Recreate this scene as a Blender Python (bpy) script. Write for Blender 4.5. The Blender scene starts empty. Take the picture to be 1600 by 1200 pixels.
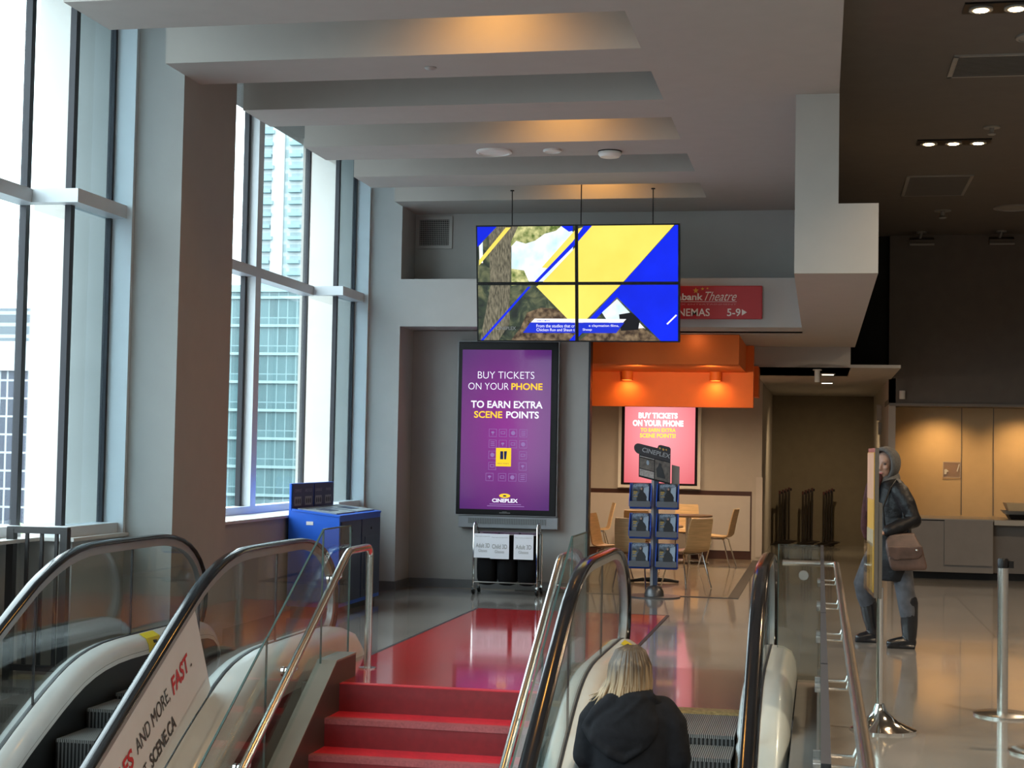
import bpy, bmesh, math, random
from mathutils import Vector, Matrix
random.seed(7)
R = math.radians
SC = bpy.context.scene
COL = SC.collection

# ------------------------------------------------------------------ camera, world, exposure
F_PX = 2427.7
CAM_H = 1.62
def cam_basis(yaw=0.196530373, pit=0.0438824379, rol=0.0187779939):
    f = Vector((-math.sin(yaw) * math.cos(pit), math.cos(yaw) * math.cos(pit), math.sin(pit)))
    r0 = Vector((math.cos(yaw), math.sin(yaw), 0)); u0 = r0.cross(f)
    r = math.cos(rol) * r0 + math.sin(rol) * u0
    u = -math.sin(rol) * r0 + math.cos(rol) * u0
    return r, u, f
cd = bpy.data.cameras.new('camera'); cam = bpy.data.objects.new('camera', cd); COL.objects.link(cam)
_r, _u, _f = cam_basis()
cam.matrix_world = Matrix(((_r.x, _u.x, -_f.x, 0), (_r.y, _u.y, -_f.y, 0), (_r.z, _u.z, -_f.z, CAM_H), (0, 0, 0, 1)))
cd.sensor_fit = 'HORIZONTAL'; cd.sensor_width = 36.0; cd.lens = F_PX / 1600 * 36
cd.clip_start = 0.05; cd.clip_end = 600
SC.camera = cam

w = bpy.data.worlds.new('overcast_sky'); SC.world = w; w.use_nodes = True
wb = w.node_tree.nodes['Background']
wb.inputs[0].default_value = (0.83, 0.94, 1.0, 1)
# overcast sky: about three times brighter overhead than at the horizon
_nt = w.node_tree; _tc = _nt.nodes.new('ShaderNodeTexCoord'); _sp = _nt.nodes.new('ShaderNodeSeparateXYZ'); _mr = _nt.nodes.new('ShaderNodeMapRange')
_nt.links.new(_tc.outputs['Generated'], _sp.inputs[0]); _nt.links.new(_sp.outputs['Z'], _mr.inputs['Value'])
_mr.inputs['From Min'].default_value = 0.0; _mr.inputs['From Max'].default_value = 1.0; _mr.inputs['To Min'].default_value = 3.9; _mr.inputs['To Max'].default_value = 10.5
_nt.links.new(_mr.outputs[0], wb.inputs[1])
vs = SC.view_settings
SC.display_settings.display_device = 'sRGB'
vs.view_transform = 'Standard'; vs.look = 'None'; vs.gamma = 1.0; vs.use_curve_mapping = False; vs.exposure = 0.27
cy = SC.cycles
cy.use_denoising = True; cy.max_bounces = 10; cy.diffuse_bounces = 5; cy.glossy_bounces = 4
cy.transparent_max_bounces = 24; cy.transmission_bounces = 6; cy.sample_clamp_indirect = 6.0
cy.caustics_reflective = False; cy.caustics_refractive = False

WARM = (1.0, 0.62, 0.28)
def spot(name, loc, energy, size=110, blend=0.6, col=WARM, aim=(0, 0, -1), rad=0.06):
    l = bpy.data.lights.new(name, 'SPOT'); l.energy = energy; l.color = col
    l.spot_size = R(size); l.spot_blend = blend; l.shadow_soft_size = rad
    o = bpy.data.objects.new(name, l); COL.objects.link(o); o.location = loc
    o.rotation_euler = Vector(aim).to_track_quat('-Z', 'Y').to_euler()
    return o
def portal(name, loc, sx, sy, rot):
    l = bpy.data.lights.new(name, 'AREA'); l.shape = 'RECTANGLE'; l.size = sx; l.size_y = sy
    l.cycles.is_portal = True
    o = bpy.data.objects.new(name, l); COL.objects.link(o); o.location = loc; o.rotation_euler = rot
# daylight comes in through the window wall on the left (portals only guide the sampling of the sky)
portal('window_portal', (-5.5, 1.5, 4.75), 7.6, 15.0, (0, R(-90), 0))
portal('window_portal', (-5.5, 10.0, 3.1), 4.4, 2.1, (0, R(-90), 0))
portal('window_portal', (-5.5, 14.8, 3.1), 4.6, 5.3, (0, R(-90), 0))
# warm downlights inside the ceiling recesses
for _x, _y, _e in ((-2.3, 10.3, 42), (-2.3, 13.5, 34), (-2.45, 16.75, 36)):
    spot('recess_downlight', (_x, _y, 5.1), _e * 1.35, 150, 1.0, (1.0, 0.46, 0.09), (0, 0, -1), 0.15)
# halogen downlights over the cafe and above the ticket hall
for _x, _y, _e in ((-1.6, 22.6, 170), (-3.0, 22.6, 170)):
    spot('cafe_downlight', (_x, _y, 3.0), _e, 150, 0.8, (1.0, 0.72, 0.44))
for _x in (-1.45, -2.9):
    spot('canopy_wash', (_x, 18.22, 3.04), 1.3, 160, 1.0, (1.0, 0.68, 0.36), (0, 0.75, -0.6), 0.08)
for _x in (-1.3, -2.2):  # added fill lamps without fittings, brightening the lower orange panel
    spot('canopy_fill_light', (_x, 18.6, 2.64), 24, 120, 1.0, (1.0, 0.72, 0.42), (0, 1, -0.3), 0.05)
for _x in (1.76, 2.98, 4.2):
    spot('niche_downlight', (_x, 23.95, 2.38), 46, 130, 1.0, (1.0, 0.6, 0.24), (0, 0.3, -1), 0.1)
spot('corridor_downlight', (0.05, 26.6, 2.75), 150, 120, 1.0, (1.0, 0.74, 0.42), (0, 0.5, -0.75))
# warm fill lamps added over the ticket hall, out of view right and overhead
for _x, _y, _e in ((3.2, 18.0, 420), (3.2, 13.5, 420), (2.6, 9.0, 560), (3.0, 4.5, 560), (1.2, 4.5, 450), (3.0, 0.0, 560), (1.2, 0.0, 500), (2.0, -3.5, 420)):
    spot('hall_fill_light', (_x, _y, 4.86), _e, 150, 0.9, (1.0, 0.76, 0.52), (0, 0, -1), 0.08)
# ------------------------------------------------------------------ materials
def M(name, col, rough=0.5, metal=0.0, var=0.05, scale=6.0, spec=0.5, bump=0.0, coat=0.0, stretch=None, rvar=0.0, alpha=None):
    m = bpy.data.materials.new(name); m.use_nodes = True; nt = m.node_tree; b = nt.nodes['Principled BSDF']
    b.inputs['Roughness'].default_value = rough; b.inputs['Metallic'].default_value = metal
    b.inputs['Specular IOR Level'].default_value = spec; b.inputs['Coat Weight'].default_value = coat
    b.inputs['Coat Roughness'].default_value = 0.08
    tc = nt.nodes.new('ShaderNodeTexCoord'); mp = nt.nodes.new('ShaderNodeMapping'); nz = nt.nodes.new('ShaderNodeTexNoise')
    nt.links.new(tc.outputs['Object'], mp.inputs[0]); nt.links.new(mp.outputs[0], nz.inputs['Vector'])
    if stretch: mp.inputs['Scale'].default_value = stretch
    nz.inputs['Scale'].default_value = scale; nz.inputs['Detail'].default_value = 5
    rp = nt.nodes.new('ShaderNodeValToRGB'); nt.links.new(nz.outputs[0], rp.inputs[0])
    rp.color_ramp.elements[0].position = 0.3; rp.color_ramp.elements[1].position = 0.7
    rp.color_ramp.elements[0].color = tuple(max(0, c * (1 - var)) for c in col) + (1,)
    rp.color_ramp.elements[1].color = tuple(min(1, c * (1 + var)) for c in col) + (1,)
    nt.links.new(rp.outputs[0], b.inputs['Base Color'])
    if bump:
        bp = nt.nodes.new('ShaderNodeBump'); bp.inputs['Strength'].default_value = bump; bp.inputs['Distance'].default_value = 0.01
        nt.links.new(nz.outputs[0], bp.inputs['Height']); nt.links.new(bp.outputs[0], b.inputs['Normal'])
    if rvar:
        mr = nt.nodes.new('ShaderNodeMapRange'); mr.inputs['To Min'].default_value = rough - rvar; mr.inputs['To Max'].default_value = rough + rvar
        nt.links.new(nz.outputs[0], mr.inputs['Value']); nt.links.new(mr.outputs[0], b.inputs['Roughness'])
    return m
def EM(name, col, strength=1.0):
    m = bpy.data.materials.new(name); m.use_nodes = True; nt = m.node_tree; b = nt.nodes['Principled BSDF']
    b.inputs['Base Color'].default_value = (0.01, 0.01, 0.01, 1); b.inputs['Roughness'].default_value = 0.3; b.inputs['Specular IOR Level'].default_value = 0.15
    b.inputs['Emission Color'].default_value = (*col, 1); b.inputs['Emission Strength'].default_value = strength
    return m
def GL(name, tint=(0.9, 0.95, 0.94), refl=0.09, edge=0.5, rough=0.02):
    m = bpy.data.materials.new(name); m.use_nodes = True; nt = m.node_tree
    for n in list(nt.nodes): nt.nodes.remove(n)
    out = nt.nodes.new('ShaderNodeOutputMaterial'); mx = nt.nodes.new('ShaderNodeMixShader')
    tr = nt.nodes.new('ShaderNodeBsdfTransparent'); gl = nt.nodes.new('ShaderNodeBsdfGlossy')
    lw = nt.nodes.new('ShaderNodeLayerWeight'); mr = nt.nodes.new('ShaderNodeMapRange'); pw = nt.nodes.new('ShaderNodeMath')
    lw.inputs[0].default_value = 0.5; pw.operation = 'POWER'; pw.inputs[1].default_value = 4.0
    nt.links.new(lw.outputs['Facing'], pw.inputs[0]); nt.links.new(pw.outputs[0], mr.inputs['Value'])
    mr.inputs['To Min'].default_value = refl; mr.inputs['To Max'].default_value = edge
    tr.inputs[0].default_value = (*tint, 1); gl.inputs['Roughness'].default_value = rough
    nt.links.new(mr.outputs[0], mx.inputs[0]); nt.links.new(tr.outputs[0], mx.inputs[1]); nt.links.new(gl.outputs[0], mx.inputs[2])
    nt.links.new(mx.outputs[0], out.inputs[0])
    return m
def stripes(name, c1, c2, scale, axis='X', rough=0.45, metal=0.4, duty=0.5, bump=0.4):
    m = bpy.data.materials.new(name); m.use_nodes = True; nt = m.node_tree; b = nt.nodes['Principled BSDF']
    tc = nt.nodes.new('ShaderNodeTexCoord'); wv = nt.nodes.new('ShaderNodeTexWave'); wv.wave_type = 'BANDS'; wv.bands_direction = axis
    wv.inputs['Scale'].default_value = scale; nt.links.new(tc.outputs['Object'], wv.inputs['Vector'])
    rp = nt.nodes.new('ShaderNodeValToRGB'); nt.links.new(wv.outputs[1], rp.inputs[0])
    rp.color_ramp.elements[0].position = duty - 0.1; rp.color_ramp.elements[1].position = duty + 0.1
    rp.color_ramp.elements[0].color = (*c1, 1); rp.color_ramp.elements[1].color = (*c2, 1)
    nt.links.new(rp.outputs[0], b.inputs['Base Color']); b.inputs['Roughness'].default_value = rough; b.inputs['Metallic'].default_value = metal
    bp = nt.nodes.new('ShaderNodeBump'); bp.inputs['Strength'].default_value = bump; bp.inputs['Distance'].default_value = 0.005
    nt.links.new(wv.outputs[1], bp.inputs['Height']); nt.links.new(bp.outputs[0], b.inputs['Normal'])
    return m
def concrete_floor(name, col, col2, rough, tile=None):
    m = bpy.data.materials.new(name); m.use_nodes = True; nt = m.node_tree; b = nt.nodes['Principled BSDF']
    tc = nt.nodes.new('ShaderNodeTexCoord'); n1 = nt.nodes.new('ShaderNodeTexNoise'); n2 = nt.nodes.new('ShaderNodeTexNoise')
    n1.inputs['Scale'].default_value = 0.9; n1.inputs['Detail'].default_value = 8; n1.inputs['Roughness'].default_value = 0.65
    n2.inputs['Scale'].default_value = 60; n2.inputs['Detail'].default_value = 3
    for n in (n1, n2): nt.links.new(tc.outputs['Object'], n.inputs['Vector'])
    rp = nt.nodes.new('ShaderNodeValToRGB'); nt.links.new(n1.outputs[0], rp.inputs[0])
    rp.color_ramp.elements[0].position = 0.3; rp.color_ramp.elements[1].position = 0.72
    rp.color_ramp.elements[0].color = (*col, 1); rp.color_ramp.elements[1].color = (*col2, 1)
    last = rp.outputs[0]
    if tile:
        bk = nt.nodes.new('ShaderNodeTexBrick'); bk.offset = 0.0; bk.inputs['Scale'].default_value = 1.0
        bk.inputs['Brick Width'].default_value = tile; bk.inputs['Row Height'].default_value = tile; bk.inputs['Mortar Size'].default_value = 0.006
        bk.inputs['Color1'].default_value = (1, 1, 1, 1); bk.inputs['Color2'].default_value = (0.96, 0.96, 0.96, 1); bk.inputs['Mortar'].default_value = (0.5, 0.5, 0.5, 1)
        nt.links.new(tc.outputs['Object'], bk.inputs['Vector'])
        mx = nt.nodes.new('ShaderNodeMixRGB'); mx.blend_type = 'MULTIPLY'; mx.inputs[0].default_value = 1
        nt.links.new(last, mx.inputs[1]); nt.links.new(bk.outputs[0], mx.inputs[2]); last = mx.outputs[0]
    nt.links.new(last, b.inputs['Base Color'])
    mr = nt.nodes.new('ShaderNodeMapRange'); mr.inputs['To Min'].default_value = rough * 0.7; mr.inputs['To Max'].default_value = rough * 1.4
    nt.links.new(n1.outputs[0], mr.inputs['Value']); nt.links.new(mr.outputs[0], b.inputs['Roughness'])
    bp = nt.nodes.new('ShaderNodeBump'); bp.inputs['Strength'].default_value = 0.012; bp.inputs['Distance'].default_value = 0.01
    nt.links.new(n2.outputs[0], bp.inputs['Height']); nt.links.new(bp.outputs[0], b.inputs['Normal'])
    b.inputs['Specular IOR Level'].default_value = 0.9; b.inputs['Coat Weight'].default_value = 0.4; b.inputs['Coat Roughness'].default_value = 0.05
    return m
def grid_facade(name, glass, frame, bw, bh, mortar, rough=0.25):
    m = bpy.data.materials.new(name); m.use_nodes = True; nt = m.node_tree; b = nt.nodes['Principled BSDF']
    tc = nt.nodes.new('ShaderNodeTexCoord'); sp = nt.nodes.new('ShaderNodeSeparateXYZ'); ad = nt.nodes.new('ShaderNodeMath'); cb = nt.nodes.new('ShaderNodeCombineXYZ')
    nt.links.new(tc.outputs['Object'], sp.inputs[0]); ad.operation = 'ADD'
    nt.links.new(sp.outputs[0], ad.inputs[0]); nt.links.new(sp.outputs[1], ad.inputs[1])
    nt.links.new(ad.outputs[0], cb.inputs[0]); nt.links.new(sp.outputs[2], cb.inputs[1])
    bk = nt.nodes.new('ShaderNodeTexBrick'); bk.offset = 0.0; bk.inputs['Scale'].default_value = 1.0
    bk.inputs['Brick Width'].default_value = bw; bk.inputs['Row Height'].default_value = bh; bk.inputs['Mortar Size'].default_value = mortar
    bk.inputs['Color1'].default_value = (*glass, 1); bk.inputs['Color2'].default_value = (*[c * 0.72 for c in glass], 1); bk.inputs['Mortar'].default_value = (*frame, 1)
    nt.links.new(cb.outputs[0], bk.inputs['Vector']); nt.links.new(bk.outputs[0], b.inputs['Base Color'])
    b.inputs['Roughness'].default_value = rough
    return m

m_paint = M('warm_grey_wall_paint', (0.36, 0.355, 0.34), 0.75, var=0.02)
m_ceil = M('grey_ceiling_paint', (0.40, 0.378, 0.348), 0.8, var=0.02)
m_pillar = M('pillar_paint', (0.36, 0.355, 0.34), 0.75, var=0.02)
m_band = M('light_grey_paint', (0.42, 0.42, 0.41), 0.75, var=0.02)
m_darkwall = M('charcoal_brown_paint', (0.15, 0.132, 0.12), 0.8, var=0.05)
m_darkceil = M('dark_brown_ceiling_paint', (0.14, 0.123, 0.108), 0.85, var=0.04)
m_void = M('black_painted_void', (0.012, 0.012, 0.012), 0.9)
m_floor = concrete_floor('polished_concrete', (0.18, 0.173, 0.162), (0.29, 0.278, 0.26), 0.12, 1.6)
m_red = concrete_floor('red_resin_floor', (0.46, 0.028, 0.034), (0.56, 0.040, 0.046), 0.09)
m_cafefloor = concrete_floor('warm_tinted_floor', (0.24, 0.19, 0.135), (0.31, 0.25, 0.18), 0.2, 1.2)  # cafe lamplight put into the concrete colour as a warm tint
m_line = M('dark_floor_strip', (0.03, 0.028, 0.028), 0.35)
m_base = M('grey_metal_baseboard', (0.19, 0.19, 0.19), 0.35, 0.5)
m_alu = M('satin_white_aluminium', (0.62, 0.66, 0.69), 0.38, 0.15, var=0.02)
m_gasket = M('black_gasket', (0.02, 0.021, 0.026), 0.5)
m_mull = M('dark_anodised_mullion', (0.022, 0.022, 0.028), 0.4, 0.3)
m_sill = M('pale_window_sill', (0.52, 0.52, 0.50), 0.45)
m_glassw = GL('window_glass', (0.93, 0.97, 0.97), 0.05, 0.5)
m_glassc = GL('tinted_return_glass', (0.66, 0.74, 0.77), 0.05, 0.5)
m_glassg = GL('guard_glass', (0.90, 0.945, 0.935), 0.06, 0.55)
m_glassb = GL('balustrade_glass', (0.91, 0.94, 0.93), 0.08, 0.55)
m_gedge = M('green_glass_edge', (0.06, 0.10, 0.095), 0.12, spec=0.9)
m_steel = M('brushed_stainless', (0.62, 0.60, 0.57), 0.24, 1.0, var=0.04)
m_chrome = M('polished_chrome', (0.75, 0.74, 0.72), 0.08, 1.0, var=0.02)
m_black = M('black_plastic', (0.008, 0.008, 0.009), 0.35, spec=0.25)
m_rubber = M('black_rubber_handrail', (0.008, 0.008, 0.009), 0.15, spec=0.5)
m_deck = M('pale_painted_cladding', (0.56, 0.58, 0.58), 0.32, 0.0, var=0.03, coat=0.3)
m_skirt = M('black_skirt_panel', (0.012, 0.014, 0.015), 0.45)
m_sidep = M('brown_grey_side_panel', (0.10, 0.082, 0.072), 0.4)
m_guide = M('grey_handrail_guide', (0.36, 0.37, 0.38), 0.4, 0.4)
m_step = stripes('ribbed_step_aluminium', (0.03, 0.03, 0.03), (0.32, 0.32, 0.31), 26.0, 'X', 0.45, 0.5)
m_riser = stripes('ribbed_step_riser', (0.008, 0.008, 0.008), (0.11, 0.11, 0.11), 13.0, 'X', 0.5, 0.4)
m_brass = M('worn_brass_comb', (0.36, 0.28, 0.13), 0.45, 0.6, var=0.35, scale=40)
m_plate = concrete_floor('ribbed_landing_plate', (0.15, 0.10, 0.095), (0.19, 0.125, 0.115), 0.16)
m_yellow = M('yellow_sticker', (0.72, 0.60, 0.03), 0.4)
m_banner = M('white_vinyl', (0.70, 0.72, 0.75), 0.45, var=0.02)
m_redprint = M('red_print', (0.55, 0.04, 0.05), 0.5)
m_ink = M('dark_print', (0.05, 0.05, 0.055), 0.5)
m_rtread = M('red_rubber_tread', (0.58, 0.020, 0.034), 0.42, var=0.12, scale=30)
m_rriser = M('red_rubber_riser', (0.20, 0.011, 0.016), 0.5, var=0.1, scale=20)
m_rnose = M('ribbed_red_nosing', (0.34, 0.085, 0.09), 0.35, var=0.2, scale=60)
m_curbside = M('dark_brown_stringer', (0.045, 0.032, 0.028), 0.4)
m_curbtop = M('beige_stone_coping', (0.20, 0.18, 0.155), 0.35)
m_fence = M('black_steel_paint', (0.018, 0.017, 0.018), 0.45)
m_blue = M('blue_laminate', (0.014, 0.125, 0.68), 0.4, var=0.03)
m_navy = M('navy_panel', (0.02, 0.035, 0.085), 0.4)
m_lid = M('grey_blue_lid', (0.28, 0.33, 0.36), 0.3)
m_label = M('white_label', (0.72, 0.72, 0.72), 0.5)
m_print = M('grey_print', (0.30, 0.31, 0.31), 0.5)
m_silver = M('silver_grey_plastic', (0.30, 0.31, 0.33), 0.4, 0.3)
m_fabric = M('black_nylon', (0.006, 0.006, 0.007), 0.8, spec=0.15, bump=0.3, scale=25)
m_paper = M('white_paper', (0.86, 0.88, 0.94), 0.6, var=0.02)
m_ply = M('beech_plywood', (0.66, 0.45, 0.23), 0.38, var=0.14, scale=5, stretch=(1, 1, 12))
m_plyedge = M('dark_table_laminate', (0.17, 0.11, 0.07), 0.35)
m_taupe = M('taupe_wall_paint', (0.44, 0.40, 0.36), 0.75, var=0.03)
m_panel = M('pale_wainscot_panel', (0.50, 0.46, 0.43), 0.6, var=0.03)
m_mahog = M('dark_mahogany_trim', (0.055, 0.022, 0.018), 0.35)
m_orange = M('orange_paint', (0.84, 0.165, 0.014), 0.6, var=0.03)
m_ochre = M('sand_wall_panel', (0.62, 0.46, 0.27), 0.6, var=0.03)
m_counter = M('grey_brown_counter_front', (0.19, 0.17, 0.155), 0.5, var=0.04)
m_ctop = M('stone_worktop', (0.34, 0.31, 0.27), 0.3)
m_white = M('white_paint', (0.72, 0.71, 0.68), 0.5)
m_grille = M('grey_grille', (0.33, 0.32, 0.30), 0.5, 0.2)
m_signred = M('red_sign_acrylic', (0.42, 0.022, 0.03), 0.35, var=0.03)
m_signwhite = M('white_sign_lettering', (0.75, 0.72, 0.70), 0.5)
m_signline = M('pink_sign_rule', (0.55, 0.25, 0.24), 0.5)
m_gold = M('gold_star', (0.65, 0.36, 0.05), 0.4)
m_skin = M('skin', (0.34, 0.21, 0.16), 0.5, var=0.05)
m_lip = M('lip', (0.40, 0.12, 0.11), 0.45)
m_eye = M('eye', (0.04, 0.03, 0.025), 0.2)
def hair_mat(name, dark, light, z0, z1):
    m = bpy.data.materials.new(name); m.use_nodes = True; nt = m.node_tree; b = nt.nodes['Principled BSDF']; b.inputs['Roughness'].default_value = 0.45; b.inputs['Specular IOR Level'].default_value = 0.35
    tc = nt.nodes.new('ShaderNodeTexCoord'); sp = nt.nodes.new('ShaderNodeSeparateXYZ'); mp = nt.nodes.new('ShaderNodeMapping'); nz = nt.nodes.new('ShaderNodeTexNoise')
    mp.inputs['Scale'].default_value = (60, 60, 5); nz.inputs['Scale'].default_value = 1.0; nz.inputs['Detail'].default_value = 4
    nt.links.new(tc.outputs['Object'], sp.inputs[0]); nt.links.new(tc.outputs['Object'], mp.inputs[0]); nt.links.new(mp.outputs[0], nz.inputs['Vector'])
    mr = nt.nodes.new('ShaderNodeMapRange'); mr.inputs['From Min'].default_value = z1; mr.inputs['From Max'].default_value = z0; nt.links.new(sp.outputs[2], mr.inputs['Value'])
    ad = nt.nodes.new('ShaderNodeMath'); ad.operation = 'MULTIPLY_ADD'; ad.inputs[1].default_value = 1.5; nt.links.new(nz.outputs[0], ad.inputs[0])
    sb = nt.nodes.new('ShaderNodeMath'); sb.operation = 'SUBTRACT'; sb.inputs[1].default_value = 0.85; nt.links.new(mr.outputs[0], sb.inputs[0]); nt.links.new(sb.outputs[0], ad.inputs[2])
    rp = nt.nodes.new('ShaderNodeValToRGB'); rp.color_ramp.elements[0].position = 0.0; rp.color_ramp.elements[1].position = 1.0
    rp.color_ramp.elements[0].color = (*dark, 1); rp.color_ramp.elements[1].color = (*light, 1)
    nt.links.new(ad.outputs[0], rp.inputs[0]); nt.links.new(rp.outputs[0], b.inputs['Base Color'])
    return m
m_hair = hair_mat('dark_blonde_hair', (0.055, 0.038, 0.024), (0.40, 0.29, 0.17), 1.25, 1.47)
m_blond = M('pale_blonde_hair', (0.30, 0.225, 0.135), 0.42, var=0.35, scale=16, stretch=(3.2, 3.2, 0.3))
m_coat = M('black_wool_coat', (0.0055, 0.006, 0.008), 0.9, var=0.3, scale=30, bump=0.3, spec=0.2)
m_leather = M('black_leather', (0.004, 0.0045, 0.006), 0.46, var=0.3, scale=16, bump=0.9, spec=0.28)
m_hood = M('grey_knit', (0.085, 0.084, 0.082), 0.9, var=0.2, scale=50, bump=0.5)
m_jeans = M('grey_denim', (0.06, 0.064, 0.076), 0.85, var=0.3, scale=14, bump=0.4)
m_boot = M('black_rubber_boot', (0.01, 0.011, 0.014), 0.22)
m_bag = M('brown_leather', (0.075, 0.042, 0.032), 0.42, var=0.35, scale=9, bump=0.4)
m_scarf = M('dark_red_wool', (0.05, 0.012, 0.012), 0.9, var=0.4, scale=20, bump=0.5)
m_concrete = M('pale_precast_concrete', (0.50, 0.47, 0.43), 0.8, var=0.05, scale=2)
m_bulb = EM('lamp_glow', (1.0, 0.72, 0.38), 22)
m_slot = EM('slot_glow', (1.0, 0.85, 0.65), 3)

# ------------------------------------------------------------------ mesh helpers
class MB:
    def __init__(s): s.bm = bmesh.new()
    def quadface(s, vs): return s.bm.faces.new(vs)
    def box(s, x0, x1, y0, y1, z0, z1, rz=0, rx=0, ry=0, bev=0):
        c = Vector(((x0 + x1) / 2, (y0 + y1) / 2, (z0 + z1) / 2))
        m = Matrix.Translation(c) @ Matrix.Rotation(rz, 4, 'Z') @ Matrix.Rotation(ry, 4, 'Y') @ Matrix.Rotation(rx, 4, 'X')
        hx, hy, hz = (x1 - x0) / 2, (y1 - y0) / 2, (z1 - z0) / 2
        v = [s.bm.verts.new(m @ Vector((a * hx, b * hy, d * hz))) for a in (-1, 1) for b in (-1, 1) for d in (-1, 1)]
        fs = [s.bm.faces.new([v[i] for i in q]) for q in ((0, 1, 3, 2), (4, 6, 7, 5), (0, 4, 5, 1), (2, 3, 7, 6), (0, 2, 6, 4), (1, 5, 7, 3))]
        if bev:
            es = list({e for f in fs for e in f.edges})
            bmesh.ops.bevel(s.bm, geom=es, offset=bev, segments=2, affect='EDGES', profile=0.6)
        return s
    def prism(s, pts, axis, c0, c1):
        def P(a, b, c): return (c, a, b) if axis == 'x' else ((a, c, b) if axis == 'y' else (a, b, c))
        lo = [s.bm.verts.new(P(a, b, c0)) for a, b in pts]; hi = [s.bm.verts.new(P(a, b, c1)) for a, b in pts]
        n = len(pts); s.bm.faces.new(lo[::-1]); s.bm.faces.new(hi)
        for i in range(n): s.bm.faces.new((lo[i], lo[(i + 1) % n], hi[(i + 1) % n], hi[i]))
        return s
    def loft(s, rings, caps=True, closed=True):
        vr = [[s.bm.verts.new(p) for p in r] for r in rings]; n = len(vr[0])
        for a, b in zip(vr, vr[1:]):
            for i in range(n if closed else n - 1):
                s.bm.faces.new((a[i], a[(i + 1) % n], b[(i + 1) % n], b[i]))
        if caps and closed: s.bm.faces.new(vr[0][::-1]); s.bm.faces.new(vr[-1])
        return s
    def tube(s, pts, r, n=10, loop=False):
        pts = [Vector(p) for p in pts]; rr = r if isinstance(r, (list, tuple)) else [r] * len(pts)
        N = len(pts); rings = []; up = None
        for i, p in enumerate(pts):
            if loop: t = (pts[(i + 1) % N] - pts[i - 1])
            else: t = (pts[min(i + 1, N - 1)] - pts[max(i - 1, 0)])
            t.normalize()
            if up is None:
                up = Vector((0, 0, 1)) if abs(t.z) < 0.9 else Vector((0, 1, 0))
            a = t.cross(up); a.normalize(); up = a.cross(t); up.normalize()
            rings.append([p + (a * math.cos(k * 2 * math.pi / n) + up * math.sin(k * 2 * math.pi / n)) * rr[i] for k in range(n)])
        if loop:
            rings.append(rings[0]); s.loft(rings, caps=False)
        else: s.loft(rings)
        return s
    def ball(s, c, rx, ry=None, rz=None, sub=3, rot=None):
        ry = ry or rx; rz = rz or rx
        m = Matrix.Translation(Vector(c)) @ (rot or Matrix.Identity(4)) @ Matrix.Diagonal((rx, ry, rz, 1))
        bmesh.ops.create_icosphere(s.bm, subdivisions=sub, radius=1, matrix=m); return s
    def limb(s, pts, rr, n=14):
        s.tube(pts, rr, n)
        for p, r in zip(pts, rr): s.ball(p, r * 0.98, sub=2)
        return s
    def cyl(s, c, r, z0, z1, n=24, r2=None):
        r2 = r if r2 is None else r2
        return s.loft([[(c[0] + r * math.cos(k * 2 * math.pi / n), c[1] + r * math.sin(k * 2 * math.pi / n), z0) for k in range(n)],
                       [(c[0] + r2 * math.cos(k * 2 * math.pi / n), c[1] + r2 * math.sin(k * 2 * math.pi / n), z1) for k in range(n)]])
    def lathe(s, prof, c=(0, 0), n=28):
        return s.loft([[(c[0] + r * math.cos(k * 2 * math.pi / n), c[1] + r * math.sin(k * 2 * math.pi / n), z) for k in range(n)] for r, z in prof])
    def disc(s, c, nrm, r, th, n=20):
        nrm = Vector(nrm).normalized(); c = Vector(c)
        return s.tube([c - nrm * th / 2, c + nrm * th / 2], r, n)
    def sweep(s, path, prof, x):       # profile (dx, dz) swept along a (y, z) path in the plane x = const, vertical offsets
        return s.loft([[(x + dx, y, z + dz) for dx, dz in prof] for y, z in path])
    def sweepn(s, path, prof, x):      # profile (dx, dn) offset along the path normal
        rings = []; N = len(path)
        for i, (y, z) in enumerate(path):
            a = path[max(i - 1, 0)]; b = path[min(i + 1, N - 1)]
            ty, tz = b[0] - a[0], b[1] - a[1]; L = math.hypot(ty, tz); ny, nz = -tz / L, ty / L
            rings.append([(x + dx, y + ny * dn, z + nz * dn) for dx, dn in prof])
        return s.loft(rings)
    def mesh(s, name):
        bmesh.ops.recalc_face_normals(s.bm, faces=s.bm.faces[:])
        me = bpy.data.meshes.new(name); s.bm.to_mesh(me); s.bm.free(); return me

def tag(o, label=None, cat=None, group=None, kind=None):
    if label: o['label'] = label
    if cat: o['category'] = cat
    if group: o['group'] = group
    if kind: o['kind'] = kind
    return o
def root_of(o):
    while o.parent: o = o.parent
    return o
def put(name, mesh, mat, parent=None, smooth=False, world=True):
    if mat: mesh.materials.clear(); mesh.materials.append(mat)
    o = bpy.data.objects.new(name, mesh); COL.objects.link(o)
    if smooth:
        for p in mesh.polygons: p.use_smooth = True
        if smooth == 'auto':
            try: mesh.set_sharp_from_angle(angle=R(40))
            except Exception: pass
    if parent:
        if world:
            mesh.transform(Matrix.Translation(-root_of(parent).location))
        o.parent = parent
    return o
def obj(name, mb, mat, parent=None, smooth=False, world=True): return put(name, mb.mesh(name), mat, parent, smooth, world)
def thing(name, label, cat, loc=(0, 0, 0), group=None, rz=0):
    o = bpy.data.objects.new(name, None); COL.objects.link(o); o.location = loc; o.rotation_euler = (0, 0, rz); o.empty_display_size = 0.1
    return tag(o, label, cat, group)
def single(name, mb, mat, label, cat, group=None, kind=None, smooth=False):
    me = mb.mesh(name); xs = [v.co for v in me.vertices]
    c = Vector(((min(v.x for v in xs) + max(v.x for v in xs)) / 2, (min(v.y for v in xs) + max(v.y for v in xs)) / 2, min(v.z for v in xs)))
    me.transform(Matrix.Translation(-c)); o = put(name, me, mat, None, smooth); o.location = c
    return tag(o, label, cat, group, kind)
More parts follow.
